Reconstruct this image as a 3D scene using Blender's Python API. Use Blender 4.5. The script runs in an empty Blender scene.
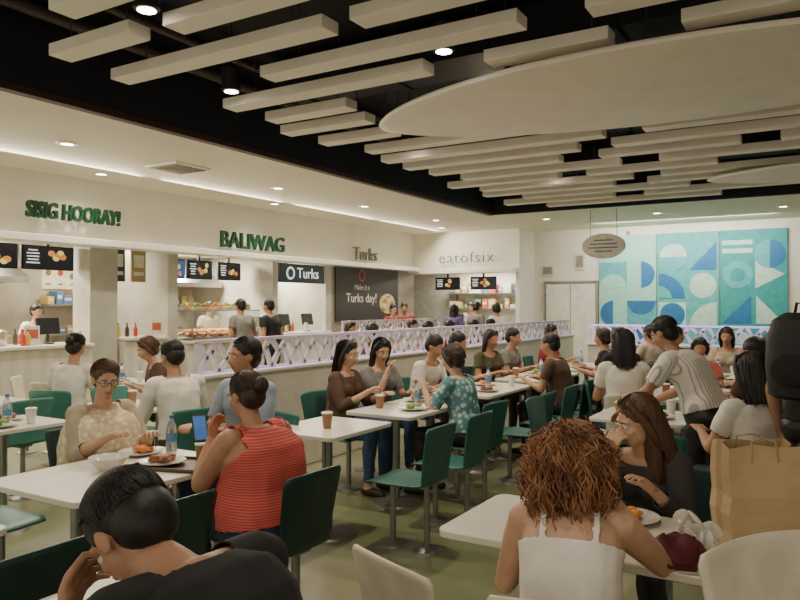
import bpy, math, random
import numpy as np
from mathutils import Vector, Matrix
random.seed(7)
D=bpy.data
COL=bpy.context.scene.collection
V3=Vector
# ---------------------------------------------------------------- materials
_m={}
def mat(name,c=(.5,.5,.5),rough=.5,metal=0.,c2=None,scale=8.,kind='noise',emit=0.,bump=0.,trans=0.,sheen=0.,stretch=None,det=3.,lo=.4,hi=.6):
    if name in _m: return _m[name]
    m=D.materials.new(name); m.use_nodes=True
    nt=m.node_tree; N=nt.nodes; L=nt.links
    b=N['Principled BSDF']
    b.inputs['Roughness'].default_value=rough
    b.inputs['Metallic'].default_value=metal
    if trans: b.inputs['Transmission Weight'].default_value=trans
    if c2 is None: c2=tuple(x*.86 for x in c)
    tc=N.new('ShaderNodeTexCoord'); mp=N.new('ShaderNodeMapping')
    L.new(tc.outputs['Object'],mp.inputs[0])
    if stretch: mp.inputs['Scale'].default_value=stretch
    ramp=N.new('ShaderNodeValToRGB')
    ramp.color_ramp.elements[0].position=lo; ramp.color_ramp.elements[1].position=hi
    ramp.color_ramp.elements[0].color=(*c,1); ramp.color_ramp.elements[1].color=(*c2,1)
    if kind=='noise':
        t=N.new('ShaderNodeTexNoise'); t.inputs['Scale'].default_value=scale; t.inputs['Detail'].default_value=det; o=t.outputs[0]
    elif kind=='wavez' or kind=='wavex' or kind=='wavey':
        t=N.new('ShaderNodeTexWave'); t.bands_direction={'wavez':'Z','wavex':'X','wavey':'Y'}[kind]; t.inputs['Scale'].default_value=scale; t.inputs['Distortion'].default_value=.6; o=t.outputs['Fac']
    elif kind=='vor':
        t=N.new('ShaderNodeTexVoronoi'); t.inputs['Scale'].default_value=scale; o=t.outputs['Distance']
    L.new(mp.outputs[0],t.inputs[0])
    L.new(o,ramp.inputs[0]); L.new(ramp.outputs[0],b.inputs['Base Color'])
    if emit:
        L.new(ramp.outputs[0],b.inputs['Emission Color']); b.inputs['Emission Strength'].default_value=emit
    if bump:
        bp=N.new('ShaderNodeBump'); bp.inputs['Strength'].default_value=bump; bp.inputs['Distance'].default_value=.01
        L.new(o,bp.inputs['Height']); L.new(bp.outputs[0],b.inputs['Normal'])
    _m[name]=m; return m
# ---------------------------------------------------------------- mesh builder
class MB:
    def __init__(s): s.v=[];s.f=[];s.m=[]
    def add(s,vs,fs,m=0):
        o=len(s.v); s.v+= [tuple(p) for p in vs]; s.f+=[tuple(i+o for i in f) for f in fs]; s.m+=[m]*len(fs)
    def box(s,c,d,m=0,R=None):
        x,y,z=d[0]/2,d[1]/2,d[2]/2
        vs=[V3((a*x,b*y,e*z)) for a in(-1,1) for b in(-1,1) for e in(-1,1)]
        if R: vs=[R@p for p in vs]
        c=V3(c)
        s.add([p+c for p in vs],[(0,1,3,2),(4,6,7,5),(0,4,5,1),(2,3,7,6),(0,2,6,4),(1,5,7,3)],m)
    def loft(s,rings,m=0,cap=True):
        n=len(rings[0]); vs=[p for r in rings for p in r]; fs=[]
        for i in range(len(rings)-1):
            for j in range(n):
                k=(j+1)%n; fs.append((i*n+j,i*n+k,(i+1)*n+k,(i+1)*n+j))
        if cap:
            fs.append(tuple(reversed(range(n)))); fs.append(tuple((len(rings)-1)*n+j for j in range(n)))
        s.add(vs,fs,m)
    def tube(s,pts,rads,n=8,m=0,round_=True):
        pts=[V3(p) for p in pts]
        if not hasattr(rads,'__len__'): rads=[rads]*len(pts)
        rads=list(rads)
        if round_:
            d0=(pts[0]-pts[1]).normalized(); d1=(pts[-1]-pts[-2]).normalized()
            r0,r1=rads[0],rads[-1]
            pts=[pts[0]+d0*r0*.95,pts[0]+d0*r0*.7]+pts+[pts[-1]+d1*r1*.7,pts[-1]+d1*r1*.95]
            rads=[r0*.3,r0*.72]+rads+[r1*.72,r1*.3]
        rings=[]; up=None
        for i,p in enumerate(pts):
            a=pts[max(i-1,0)]; b=pts[min(i+1,len(pts)-1)]
            t=(b-a)
            if t.length<1e-9: t=V3((0,0,1))
            t.normalize()
            if up is None:
                up=V3((0,0,1)) if abs(t.z)<.9 else V3((1,0,0))
            x=t.cross(up)
            if x.length<1e-6: x=t.cross(V3((1,.3,0)))
            x.normalize(); y=x.cross(t).normalized(); up=y
            rings.append([p+(x*math.cos(2*math.pi*j/n)+y*math.sin(2*math.pi*j/n))*rads[i] for j in range(n)])
        s.loft(rings,m)
    def ell(s,c,r,R=None,m=0,nu=14,nv=9):
        c=V3(c); 
        if not hasattr(r,'__len__'): r=(r,r,r)
        rings=[]
        for i in range(nv):
            th=math.pi*(i+.35)/(nv-.3)
            ring=[]
            for j in range(nu):
                a=2*math.pi*j/nu
                p=V3((r[0]*math.sin(th)*math.cos(a),r[1]*math.sin(th)*math.sin(a),r[2]*math.cos(th)))
                if R: p=R@p
                ring.append(c+p)
            rings.append(ring)
        s.loft(rings,m)
    def lathe(s,prof,c=(0,0,0),n=24,m=0,closed=True):
        c=V3(c)
        rings=[[c+V3((r*math.cos(2*math.pi*j/n),r*math.sin(2*math.pi*j/n),z)) for j in range(n)] for r,z in prof]
        s.loft(rings,m,closed)
    def cyl(s,c,r,h,m=0,n=20):
        s.lathe([(r,0),(r,h)],c,n,m)
    def prism(s,out,z0,z1,m=0):
        s.loft([[V3((x,y,z0)) for x,y in out],[V3((x,y,z1)) for x,y in out]],m)
    def make(s,name,mats,parent=None,smooth=True,bevel=0,loc=None,rot=None,solid=0,angle=35):
        me=D.meshes.new(name); me.from_pydata(s.v,[],s.f)
        for mm in (mats if isinstance(mats,(list,tuple)) else [mats]): me.materials.append(mm)
        me.polygons.foreach_set('material_index',s.m)
        me.validate(); me.update()
        if smooth:
            try: me.shade_smooth(); me.set_sharp_from_angle(angle=math.radians(angle))
            except Exception: pass
        o=D.objects.new(name,me); COL.objects.link(o)
        if parent: o.parent=parent
        if loc: o.location=loc
        if rot is not None: o.rotation_euler=rot if hasattr(rot,'__len__') else (0,0,rot)
        if bevel:
            b=o.modifiers.new('bevel','BEVEL'); b.width=bevel; b.segments=2; b.limit_method='ANGLE'
        if solid:
            b=o.modifiers.new('solid','SOLIDIFY'); b.thickness=solid; b.offset=0
        return o
def empty(name,loc=(0,0,0),rot=0):
    o=D.objects.new(name,None); o.empty_display_size=.1; COL.objects.link(o); o.location=loc
    o.rotation_euler=(0,0,rot); return o
def tag(o,label,cat,group=None):
    o['label']=label; o['category']=cat
    if group: o['group']=group
    return o
def struct(o): o['kind']='structure'; return o
def copy_tree(o,loc,rot=0,label=None):
    def rec(x,par):
        c=x.copy(); COL.objects.link(c)
        if par: c.parent=par; c.matrix_parent_inverse=Matrix()
        for ch in x.children: rec(ch,c)
        return c
    c=rec(o,None); c.location=loc; c.rotation_euler=(0,0,rot)
    if label: c['label']=label
    return c
def rrect(w,d,r=.05,k=5):
    out=[]
    for cx,cy,a0 in((w/2-r,d/2-r,0),(-w/2+r,d/2-r,90),(-w/2+r,-d/2+r,180),(w/2-r,-d/2+r,270)):
        for i in range(k+1):
            a=math.radians(a0+90*i/k); out.append((cx+r*math.cos(a),cy+r*math.sin(a)))
    return out
def text(name,body,size,loc,rot,m,ext=.01,parent=None,align='CENTER',shear=0,sx=1,bold=0,sp=1):
    c=D.curves.new(name,'FONT'); c.body=body; c.size=size; c.extrude=ext; c.align_x=align; c.align_y='CENTER'; c.shear=shear; c.offset=bold; c.resolution_u=3; c.space_character=sp
    t=D.objects.new(name,c); COL.objects.link(t)
    bpy.context.view_layer.update()
    me=D.meshes.new_from_object(t.evaluated_get(bpy.context.evaluated_depsgraph_get()))
    D.objects.remove(t); me.materials.clear(); me.materials.append(m)
    o=D.objects.new(name,me); COL.objects.link(o); o.location=loc; o.rotation_euler=rot; o.scale=(sx,1,1)
    if parent: o.parent=parent
    return o
RW=(math.pi/2,0,math.pi/2)
RB=(math.pi/2,0,0)
# ---------------------------------------------------------------- palette
slatm=mat('slat_paint',(.93,.87,.74),.6,c2=(.89,.83,.70),scale=3)
black=mat('black_paint',(.008,.010,.016),.7)
dark=mat('dark_plastic',(.02,.02,.022),.4)
steel=mat('brushed_steel',(.55,.55,.54),.3,1.,scale=30)
steelm=mat('satin_metal',(.33,.33,.31),.4,.8)
white=mat('white_laminate',(.82,.80,.74),.35,c2=(.76,.74,.68))
tabl=mat('table_laminate',(.80,.76,.66),.3,c2=(.75,.71,.61),scale=4)
teal=mat('teal_plastic',(.035,.145,.125),.4,c2=(.030,.125,.11))
lteal=mat('light_teal_plastic',(.07,.25,.20),.4,c2=(.06,.22,.175))
dteal=mat('dark_green_plastic',(.012,.045,.042),.4,c2=(.009,.036,.033))
creamp=mat('cream_plastic',(.78,.71,.56),.4)
glass=mat('clear_glass',(.9,.95,.95),.05,trans=.95)
wallm=mat('wall_paint',(.86,.83,.73),.7,c2=(.83,.80,.70),scale=2)
soff=mat('soffit_paint',(.84,.78,.65),.7,c2=(.82,.76,.63),scale=1.5)
gsign=mat('green_letter',(.006,.075,.035),.4)
glow=mat('lamp_glow',(1,.93,.8),.5,c2=(1,.9,.75),emit=18)
# ---------------------------------------------------------------- room shell
def floor_mat():
    m=D.materials.new('floor_vinyl'); m.use_nodes=True; nt=m.node_tree;N=nt.nodes;L=nt.links;b=N['Principled BSDF']
    b.inputs['Roughness'].default_value=.3
    tc=N.new('ShaderNodeTexCoord'); t=N.new('ShaderNodeTexNoise'); t.inputs['Scale'].default_value=.33; t.inputs['Detail'].default_value=.2; t.inputs['Distortion'].default_value=.6
    L.new(tc.outputs['Object'],t.inputs[0])
    r=N.new('ShaderNodeValToRGB')
    e=r.color_ramp.elements; e[0].position=.0; e[0].color=(.21,.235,.12,1); e[1].position=.44; e[1].color=(.215,.24,.125,1)
    x=e.new(.47); x.color=(.30,.30,.185,1); x=e.new(.56); x.color=(.30,.30,.185,1); x=e.new(.59); x.color=(.235,.255,.14,1)
    L.new(t.outputs[0],r.inputs[0]); 
    n2=N.new('ShaderNodeTexNoise'); n2.inputs['Scale'].default_value=60; L.new(tc.outputs['Object'],n2.inputs[0])
    mx=N.new('ShaderNodeMixRGB'); mx.blend_type='MULTIPLY'; mx.inputs[0].default_value=.2
    L.new(r.outputs[0],mx.inputs[1]); L.new(n2.outputs[0],mx.inputs[2]); L.new(mx.outputs[0],b.inputs['Base Color']); return m
def slab(name,x0,x1,y0,y1,z0,z1,m,bevel=0):
    b=MB(); b.box(((x0+x1)/2,(y0+y1)/2,(z0+z1)/2),(x1-x0,y1-y0,z1-z0))
    return struct(b.make(name,m,smooth=False,bevel=bevel))
slab('floor',-12,6,-2,18,-.1,0,floor_mat())
slab('ceiling',-5.9,6,-2,13.4,4.3,4.4,black)
slab('trim_1',-5.98,-5.9,-2,13.48,3.42,4.4,black)
slab('trim_2',-5.9,6,13.4,13.48,3.42,4.4,black)
slab('trim_3',-12,-5.98,-2,18,3.42,3.5,soff)
slab('trim_4',-5.98,6,13.48,18,3.42,3.5,soff)
slab('trim_5',-5.99,-5.89,-2,13.4,3.40,3.46,mat('dark_red_trim',(.06,.02,.018),.5))
slab('wall_left',-9.5,-9.3,-2,16.1,2.5,3.42,wallm)
slab('wall_stall_back',-11.6,-11.5,-2,17,0,3.42,mat('stall_wall',(.55,.51,.43),.5,c2=(.42,.39,.32),scale=2))
slab('wall_back',-6.4,6,17.1,17.2,0,3.42,wallm)
slab('wall_stall_rear',-11.5,-6.4,17.5,17.6,0,3.42,mat('stall_rear',(.7,.67,.58),.5))
slab('wall_corner',-6.5,-6.4,16.1,17.5,0,3.42,wallm)
slab('wall_stall_front',-9.3,-6.5,16.1,16.25,2.4,3.42,wallm)
slab('wall_right',5.0,5.1,2,17.1,0,4.3,wallm)
slab('ceiling_stalls',-11.5,-9.5,-2,17.5,2.55,2.62,mat('stall_ceiling',(.6,.58,.52),.6))
slab('trim_6',-9.3,-8.95,-2,16.1,2.44,2.54,white,.01)
slab('trim_7',-9.3,-6.4,15.8,16.1,2.38,2.48,white,.01)
slab('baseboard_back',-6.4,5,17.07,17.1,0,.1,steelm)
for i,(y0,y1) in enumerate(((6.66,7.13),(8.1,8.3),(10.65,10.8),(12.35,12.55))):
    slab('wall_stall_divider' if i==0 else 'wall_stall_divider.%03d'%i,-11.5 if i else -9.7,-9.3,y0,y1,0,2.55,mat('divider_tile',(.50,.48,.42),.4,c2=(.42,.40,.35),scale=2))
slab('wall_poster',-9.5,-9.3,12.55,16.1,0,2.5,mat('taupe_wall',(.33,.29,.24),.6))
db=MB(); 
for dx in(-.31,.31): db.box((dx,0,1.06),(.6,.05,2.1)); 
for a_,s_ in(((-.65,0,1.08),(.05,.07,2.16)),((.65,0,1.08),(.05,.07,2.16)),((0,0,2.16),(1.35,.07,.05)),((0,.01,1.06),(.02,.05,2.1))): db.box(a_,s_,1)
struct(db.make('door_1',[mat('door_white',(.88,.86,.80),.45),mat('door_frame_grey',(.35,.33,.28),.5)],smooth=False,bevel=.006,loc=(-5.47,17.07,0)))
for k,(x,z,r) in enumerate(((-5.55,4.0,.06),(-5.25,4.12,.045))):
    b=MB(); b.tube([(x,-2,z),(x,13.2,z)],r,12,round_=False); tag(b.make('ceiling_pipe',mat('pipe_dark',(.05,.03,.03),.5)),'dark painted pipe running under black ceiling','pipe','ceiling pipes')
for k,(y,w) in enumerate(((2.2,.5),(6.3,.6),(9.4,.5),(12.2,.4))):
    b=MB(); b.box((0,0,0),(8.5,w,.35))
    for i in range(8): b.box((-4+i*1.15,0,0),(.04,w+.05,.4))
    tag(b.make('air_duct',mat('duct_black',(.012,.014,.02),.6),smooth=False,loc=(-1,y,4.08)),'black rectangular air duct with flanges under ceiling','duct','air ducts')
# ---------------------------------------------------------------- ceiling slats
sl=[(2.8,-4.2,-3.3),(2.25,-3.6,-1.6),(2.8,-2.9,-1.2),(3.3,-4.97,-4.08),(3.35,-3.8,-2.2),(3.9,-5.06,-2.9),(3.9,-2.68,-1.0),(4.48,-3.97,-1.76),(4.5,-1.32,-.3),(5.0,-4.9,-2.75),(5.08,-2.27,-1.33),(5.05,-.85,1.2),(3.35,-1.8,-.4),(3.9,-.6,.8),
(5.55,-4.87,-3.88),(6.05,-5.1,-4.0),(6.65,-5.05,-4.05),(7.3,-4.85,-2.1),(7.9,-5.0,-2.15),(7.85,-1.72,.6),(7.3,-.3,1.5),(8.45,-5.0,-2.6),(8.45,-2.2,.3),(9.0,-4.9,-3.0),(9.0,-2.5,-.9),(9.05,-.5,1.5),
(9.6,-4.7,-2.4),(9.6,-1.9,.8),(10.15,-5.2,-3.4),(10.15,-3.0,-1.3),(10.7,-4.9,-2.5),(10.7,-2.1,.0),(11.25,-5.1,-2.9),(11.25,-2.4,-.8),(11.8,-4.6,-1.9),(11.8,-1.5,1.2),(12.4,-5.2,-3.2),(12.4,-2.7,.4),(13.0,-4.6,-1.6)]
wire=mat('hanger_wire',(.05,.05,.05),.5)
for y,x0,x1 in sl:
    e=empty('ceiling_slat',((x0+x1)/2,y,3.45))
    L=x1-x0; b=MB(); b.box((0,0,.04),(L,.19,.09)); b.make('slat_body',slatm,e,False,.006)
    for q in(-.35,.35):
        w=MB(); w.tube([(L*q,0,.08),(L*q,0,.85)],.006,5,round_=False); w.make('hanger',wire,e)
    tag(e,'long cream painted plank baffle hanging below black ceiling','ceiling slat','ceiling slats')
for cx,cy,a,b_,z in((-1.22,6.12,2.68,1.14,3.34),(.75,11.0,2.3,.85,3.34)):
    e=empty('ceiling_disc',(cx,cy,z)); b=MB(); n=96; rings=[]
    for k,(f,zz) in enumerate(((.95,0),(.99,.010),(1,.03),(.99,.05),(.95,.06))):
        rings.append([V3((a*f*math.cos(t*2*math.pi/n),b_*f*math.copysign(abs(math.sin(t*2*math.pi/n))**1.28,math.sin(t*2*math.pi/n)),zz)) for t in range(n)])
    b.loft(rings); b.make('disc_panel',slatm,e)
    for q in((-.5,0),(.5,0),(0,.4),(0,-.4)):
        w=MB(); w.tube([(a*q[0],b_*q[1],.05),(a*q[0],b_*q[1],.95)],.006,5,round_=False); w.make('hanger',wire,e)
    tag(e,'large cream pointed oval ceiling panel hung among slats','ceiling panel','oval ceiling panels')
# ---------------------------------------------------------------- lights
def light(kind,loc,e,col=(1,.86,.66),**k):
    l=D.lights.new('lamp',kind); l.energy=e; l.color=col
    rot=k.pop('rot',(0,0,0))
    for a,v in k.items(): setattr(l,a,v)
    o=D.objects.new('lamp',l); COL.objects.link(o); o.location=loc; o.rotation_euler=rot; return o
def pendant(x,y,z,e=90):
    p=empty('pendant_downlight',(x,y,z)); b=MB(); b.lathe([(.045,.0),(.075,0),(.085,.01),(.085,.20),(.05,.235),(.02,.24)],n=24); b.make('lamp_housing',dark,p)
    b=MB(); b.cyl((0,0,-.004),.06,.008); b.make('bulb',glow,p)
    b=MB(); b.tube([(0,0,.22),(0,0,4.28-z)],.008,6,round_=False); b.make('stem',dark,p)
    tag(p,'black cylindrical downlight hanging from dark ceiling','lamp','pendant downlights')
    light('SPOT',(x,y,z-.03),e,spot_size=2.6,spot_blend=1.,shadow_soft_size=.06)
pend=[(-4.59,4.7,3.5),(-2.5,4.78,3.5),(-3.79,3.12,3.5),(-1.2,2.2,3.6),(-4.45,7.6,3.55),(-3.6,10.4,3.55),(-2.2,9.3,3.55),(-3.0,6.95,3.6),(.2,8.2,3.6),(-.6,1.0,3.6),(-4.4,.8,3.6)]
for i,(x,y,z) in enumerate(pend): pendant(x,y,z,(150,150,120,60,160,160,150,150,120,45,60)[i])
def recessed(x,y,z,e=40,grp='recessed downlights'):
    p=empty('recessed_downlight',(x,y,z)); b=MB(); b.lathe([(.075,-.012),(.11,-.012),(.115,0),(.075,0)],n=24,closed=False); b.make('trim_ring',white,p)
    b=MB(); b.cyl((0,0,-.006),.075,.005); b.make('bulb',glow,p)
    tag(p,'round recessed downlight glowing in cream soffit','lamp',grp)
    if e: light('SPOT',(x,y,z-.03),e,spot_size=2.5,spot_blend=1.,shadow_soft_size=.08)
for x,y in((-7.4,5.0),(-7.4,8.6),(-7.4,11.0),(-7.3,13.6),(-5.2,14.6),(-3.0,14.8),(-.8,15),(-7.4,2.2),(-8.7,6.4),(-8.6,9.9),(-7.9,15.0)): recessed(x,y,3.42,80)
for y in(5.5,8.5,11.5,14.4): light('AREA',(-8.45,y,3.38),72,(1,.90,.72),shape='RECTANGLE',size=.12,size_y=2.6,rot=(0,math.radians(-38),0))  # wash lights without fixtures, added under the soffit to brighten the sign wall
for y,e in((3.5,110),(5.6,125),(7.6,35),(9.4,175),(11.6,120)): light('AREA',(-10.4,y,2.53),e,(1,.89,.68),shape='RECTANGLE',size=.5,size_y=1.2)
light('AREA',(-7.8,16.9,2.5),70,(1,.92,.8),shape='RECTANGLE',size=1.6,size_y=.3)
light('AREA',(-2.8,15.9,3.38),95,(1,.93,.82),shape='RECTANGLE',size=3.6,size_y=.15,rot=(math.radians(35),0,0))
w=D.worlds.new('world'); w.use_nodes=True; bpy.context.scene.world=w
w.node_tree.nodes['Background'].inputs[0].default_value=(1,.88,.69,1); w.node_tree.nodes['Background'].inputs[1].default_value=.88
b=MB(); b.box((0,0,0),(.6,.6,.02),0)
for i in range(9): b.box((0,-.24+i*.06,-.015),(.5,.02,.02),1)
tag(b.make('ceiling_vent',[soff,mat('vent_dark',(.3,.27,.22),.6)],smooth=False,loc=(-7.4,6.6,3.405)),'square slatted air vent in cream soffit','vent')
# ---------------------------------------------------------------- shop signs
def lipsign(body,size,y,z,m,label,**k):
    return tag(text('shop_sign',body,size,(-9.12,y,z),RW,m,.03,**k),label,'sign')
lipsign('SISIG HOORAY!',.30,6.30,2.87,gsign,'dark green raised capital letters on white sign wall',bold=.008,sx=.70,shear=.08)
lipsign('BALIWAG',.40,9.93,2.74,gsign,'large green raised letters on white sign wall',bold=.004,sx=.97)
lipsign('Turks',.42,13.6,2.74,mat('olive_letter',(.20,.22,.15),.5),'grey green serif letters on white sign wall',sx=.97,bold=-.004)
tag(text('shop_sign','eatofsix',.40,(-7.75,15.98,2.76),RB,mat('teal_letter',(.03,.20,.13),.4),.02,sx=1.0,bold=-.008,sp=1.18),'thin widely spaced green lowercase letters on white wall','sign')
# ---------------------------------------------------------------- counters
ctop=mat('counter_top',(.82,.80,.74),.25); cfr=mat('counter_front',(.66,.63,.56),.45,c2=(.60,.57,.50),kind='wavey',scale=1.5)
def counter(x0,x1,y0,y1,h=1.05,label='long white topped serving counter with pale front panel'):
    e=empty('serving_counter',((x0+x1)/2,(y0+y1)/2,0)); W=x1-x0; L=y1-y0
    b=MB(); b.box((0,0,h/2-.02),(W-.08,L-.02,h-.06)); b.make('counter_body',cfr,e,False,.005)
    b=MB(); b.box((0,0,h-.02),(W,L,.05)); b.make('counter_surface',ctop,e,False,.01)
    b=MB(); b.box((0,0,.05),(W-.04,L-.01,.1)); b.make('kick_plate',steelm,e,False)
    return tag(e,label,'counter')
counter(-9.75,-9.1,3.2,6.6); counter(-9.75,-9.1,8.35,10.6,1.0,'white topped serving counter carrying glass food case'); counter(-9.75,-9.1,10.85,12.3,1.05,'pale serving counter with order terminals')
counter(-9.1,-6.6,15.75,16.4,1.0,'white and grey serving counter below open kitchen')
counter(-9.75,-9.2,7.2,8.05,1.1,'narrow pale counter between food stalls')
counter(-11.45,-10.9,3.2,6.6,.9,'stainless rear work counter'); counter(-11.45,-10.9,8.4,10.6,.9,'stainless rear work counter'); counter(-11.45,-10.9,10.9,12.3,.9,'stainless rear work counter')
def screen(x,y,z,w,h,cols,label,rot=math.pi/2,cat='screen'):
    e=empty('menu_screen',(x,y,z),rot); b=MB(); b.box((0,.02,0),(w,.05,h)); b.make('screen_frame',dark,e,False,.006)
    b=MB(); b.box((0,-.012,0),(w-.05,.01,h-.05),0)
    r=random.Random(int(y*100+x*37))
    for i in range(5):
        cx=(-.1+.5*r.random())*w*.8; cz=(r.random()-.5)*h*.5
        b.ell((cx,-.018,cz),(w*.07,.004,h*.13),None,1+i%2,12,5)
    for i in range(5): b.box((-w*.3,-.02,h*.3-i*h*.13),(w*(.16+.1*r.random()),.004,h*.05),3)
    b.make('display',cols,e,False)
    b=MB(); b.box((0,.03,h/2+.04),(.05,.03,.10)); b.make('ceiling_bracket',dark,e,False)
    return tag(e,label,cat,'menu screens')
sc=[mat('scr_blue',(.03,.10,.30),.3,emit=.7),mat('scr_food',(.6,.25,.06),.3,emit=.9),mat('scr_yel',(.8,.6,.2),.3,emit=.9),mat('scr_white',(.8,.8,.8),.3,emit=1)]
sc2=[mat('scr_dark',(.02,.02,.03),.3,emit=.4)]+sc[1:]
for y in(4.35,5.35,6.2): screen(-9.6,y-.0,2.27,.80,.34,sc2,'wide dark menu screen hanging over stall counter')
for y in(8.7,9.35,10.1): screen(-9.9,y,2.24,.6,.34,sc if y<9 else sc2,'lit menu screen with food pictures over counter')
lb=[mat('lightbox_cream',(.8,.72,.5),.4,emit=.5),mat('lb_red',(.5,.05,.03),.4,emit=.4),mat('lb_green',(.1,.3,.08),.4,emit=.4),mat('lb_brown',(.3,.14,.06),.4,emit=.4)]
for i,(y,z,w_,h_) in enumerate(((4.2,2.2,1.0,.35),(5.6,1.3,1.0,.22),(7.6,2.1,.6,.45),(8.8,1.3,.5,.25),(9.9,1.3,.5,.25),(11.6,1.28,.9,.25))):
    b=MB(); b.box((0,0,0),(.04,w_,h_),0); r_=random.Random(i)
    for k in range(int(w_*6)):
        yy=-w_/2+.1+k*(w_-.15)/max(1,int(w_*6)-1); b.ell((.024,yy,.03+r_.uniform(-.03,.03)),(.004,.055,.06),None,1+(k+i)%3,10,6); b.box((.022,yy,-h_*.32),(.006,.08,.03),3)
    tag(b.make('menu_lightbox',lb,smooth=False,loc=(-11.479,y,z)),'glowing menu lightbox with food pictures on stall wall','menu board','menu lightboxes')
e=empty('menu_board',(-9.33,11.6,2.24),math.pi/2); b=MB(); b.box((0,.02,0),(1.45,.06,.38)); b.make('board_panel',mat('navy_board',(.02,.025,.06),.3),e,False,.006)
text('board_lettering','Turks',.30,(.16,-.02,0),(math.pi/2,0,0),sc[3],.005,e); b=MB(); b.lathe([(.09,-.0),(.13,0)],n=20,closed=False); o=b.make('board_logo',sc[3],e,solid=.006); o.location=(-.40,-.02,0); o.rotation_euler=(math.pi/2,0,0)
b=MB(); b.box((-.5,.02,.22),(.04,.03,.1)); b.box((.5,.02,.22),(.04,.03,.1)); b.make('ceiling_bracket',dark,e,False)
tag(e,'dark navy menu board with white lettering','menu board')
# poster
e=empty('wall_poster_panel',(-9.27,13.95,1.85),math.pi/2); b=MB(); b.box((0,0,0),(2.6,.03,1.2)); b.make('poster_sheet',mat('poster_dark',(.03,.028,.03),.5),e,False)
wt=mat('poster_white',(.75,.72,.65),.5)
text('poster_lettering','Make it a',.17,(-.3,-.02,.15),RB,wt,.004,e,shear=.2); text('poster_lettering','Turks day!',.29,(-.3,-.02,-.1),RB,wt,.004,e)
b=MB(); b.lathe([(.10,0),(.14,0)],n=24,closed=False); o=b.make('poster_logo',mat('poster_red',(.6,.08,.05),.5),e,solid=.004); o.location=(-.3,-.02,.42); o.rotation_euler=(math.pi/2,0,0)
b=MB(); b.ell((.80,-.018,-.22),(.36,.006,.24),None,0,24,6)
for i in range(11): b.ell((.80+.22*math.cos(i*.9+.5),-.024,-.22+.14*math.sin(i*1.7)),(.10,.006,.06),None,1+i%3,12,5)
b.make('poster_picture',[mat('wrap',(.7,.5,.25),.5),mat('greens',(.2,.35,.06),.5),mat('meat',(.4,.13,.05),.5),mat('sauce',(.75,.65,.45),.5)],e)
tag(e,'large dark poster with white script and pita wrap picture','poster')
# oval hanging sign
e=empty('hanging_oval_sign',(-3.75,13.7,2.72)); b=MB(); b.ell((0,0,0),(.42,.02,.24),None,0,40,16); b.make('sign_plate',mat('beige_sign',(.80,.76,.66),.5),e)
b=MB(); 
for i,wd in enumerate((.36,.52,.56,.34)): b.box((0,-.022,.11-i*.07),(wd,.004,.025))
b.make('sign_print',mat('sign_grey_ink',(.22,.22,.18),.5),e,False)
for x in(-.25,.25):
    b=MB(); b.tube([(x,0,.18),(x,0,.7)],.006,5,round_=False); b.make('hanger',wire,e)
tag(e,'pale beige oval sign with grey print hanging from soffit','sign')
for x,z,w_,h_ in((-5.25,2.65,.22,.4),(-4.1,3.28,.1,.1),(-6.05,2.45,.3,.25)):
    b=MB(); b.box((0,0,0),(w_,.03,h_)); b.box((0,-.018,0),(w_*.75,.01,h_*.7),1); tag(b.make('notice_plate',[wt,mat('notice_grey',(.3,.28,.22),.5)],smooth=False,bevel=.004,loc=(x,17.084,z)),'small framed notice on pale wall','notice')
# ---------------------------------------------------------------- mural
mc=[mat('mural_light',(.38,.72,.63),.6,c2=(.34,.68,.59)),mat('mural_teal',(.10,.50,.48),.6),mat('mural_deep',(.04,.38,.38),.6),mat('mural_blue',(.03,.19,.45),.6),mat('mural_pale',(.55,.80,.70),.6),mat('mural_mid',(.12,.48,.56),.6)]
b=MB(); x0=-4.78; W=1.32
for k in range(3): b.box((x0+W*(k+.5),0,1.62),(W-.03,.06,3.2),(0,1,2)[k])
def arc(cx,cz,r,a0,a1,m,d=.004):
    n=18; vs=[V3((cx,-.032-d,cz))]+[V3((cx+r*math.cos(math.radians(a0+(a1-a0)*i/n)),-.032-d,cz+r*math.sin(math.radians(a0+(a1-a0)*i/n)))) for i in range(n+1)]
    b.add(vs,[(0,i+1,i) for i in range(1,n+1)],m)
def quad(p,m,d=.003): b.add([V3((x,-.032-d,z)) for x,z in p],[tuple(range(len(p)))],m)
def rq(x,z,w_,h_,m,d=.003): quad([(x,z),(x+w_,z),(x+w_,z+h_),(x,z+h_)],m,d)
X=x0; rq(X+.02,2.0,.64,.6,5); arc(X+.34,2.0,.32,0,180,0,.006); rq(X+.66,1.1,.64,.6,5); arc(X+.98,1.7,.32,180,360,3,.006); rq(X+.02,.5,.64,.6,5,.003); arc(X+.34,.8,.28,0,360,3,.006); arc(X+.98,2.3,.30,-90,90,3,.006); arc(X+.34,1.4,.30,90,270,3,.006); arc(X+.98,.8,.30,0,180,3,.006)
X=x0+W; arc(X+.36,2.68,.30,0,360,4); arc(X+.36,2.68,.30,180,360,5,.007); rq(X+.70,2.38,.56,.6,5); quad([(X+.70,2.38),(X+1.26,2.38),(X+1.26,2.98)],3,.007)
arc(X+.05,1.75,.56,0,90,3); arc(X+.05,1.75,.28,0,90,1,.008); arc(X+.98,2.03,.28,0,360,4); rq(X+.05,1.1,.58,.56,4); arc(X+.34,1.38,.27,0,360,3,.007); arc(X+1.26,1.1,.56,90,180,4); arc(X+.34,.7,.3,180,360,3); arc(X+.98,.62,.28,0,360,5)
X=x0+2*W; rq(X+.05,2.9,.6,.10,4); rq(X+.05,2.72,.6,.10,4); arc(X+.98,2.68,.30,90,270,5); arc(X+.98,2.68,.30,-90,90,3); arc(X+.36,2.25,.30,0,360,5); arc(X+.36,2.25,.15,0,360,2,.007); quad([(X+.70,1.95),(X+1.26,2.25),(X+.70,2.55)],4)
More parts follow.
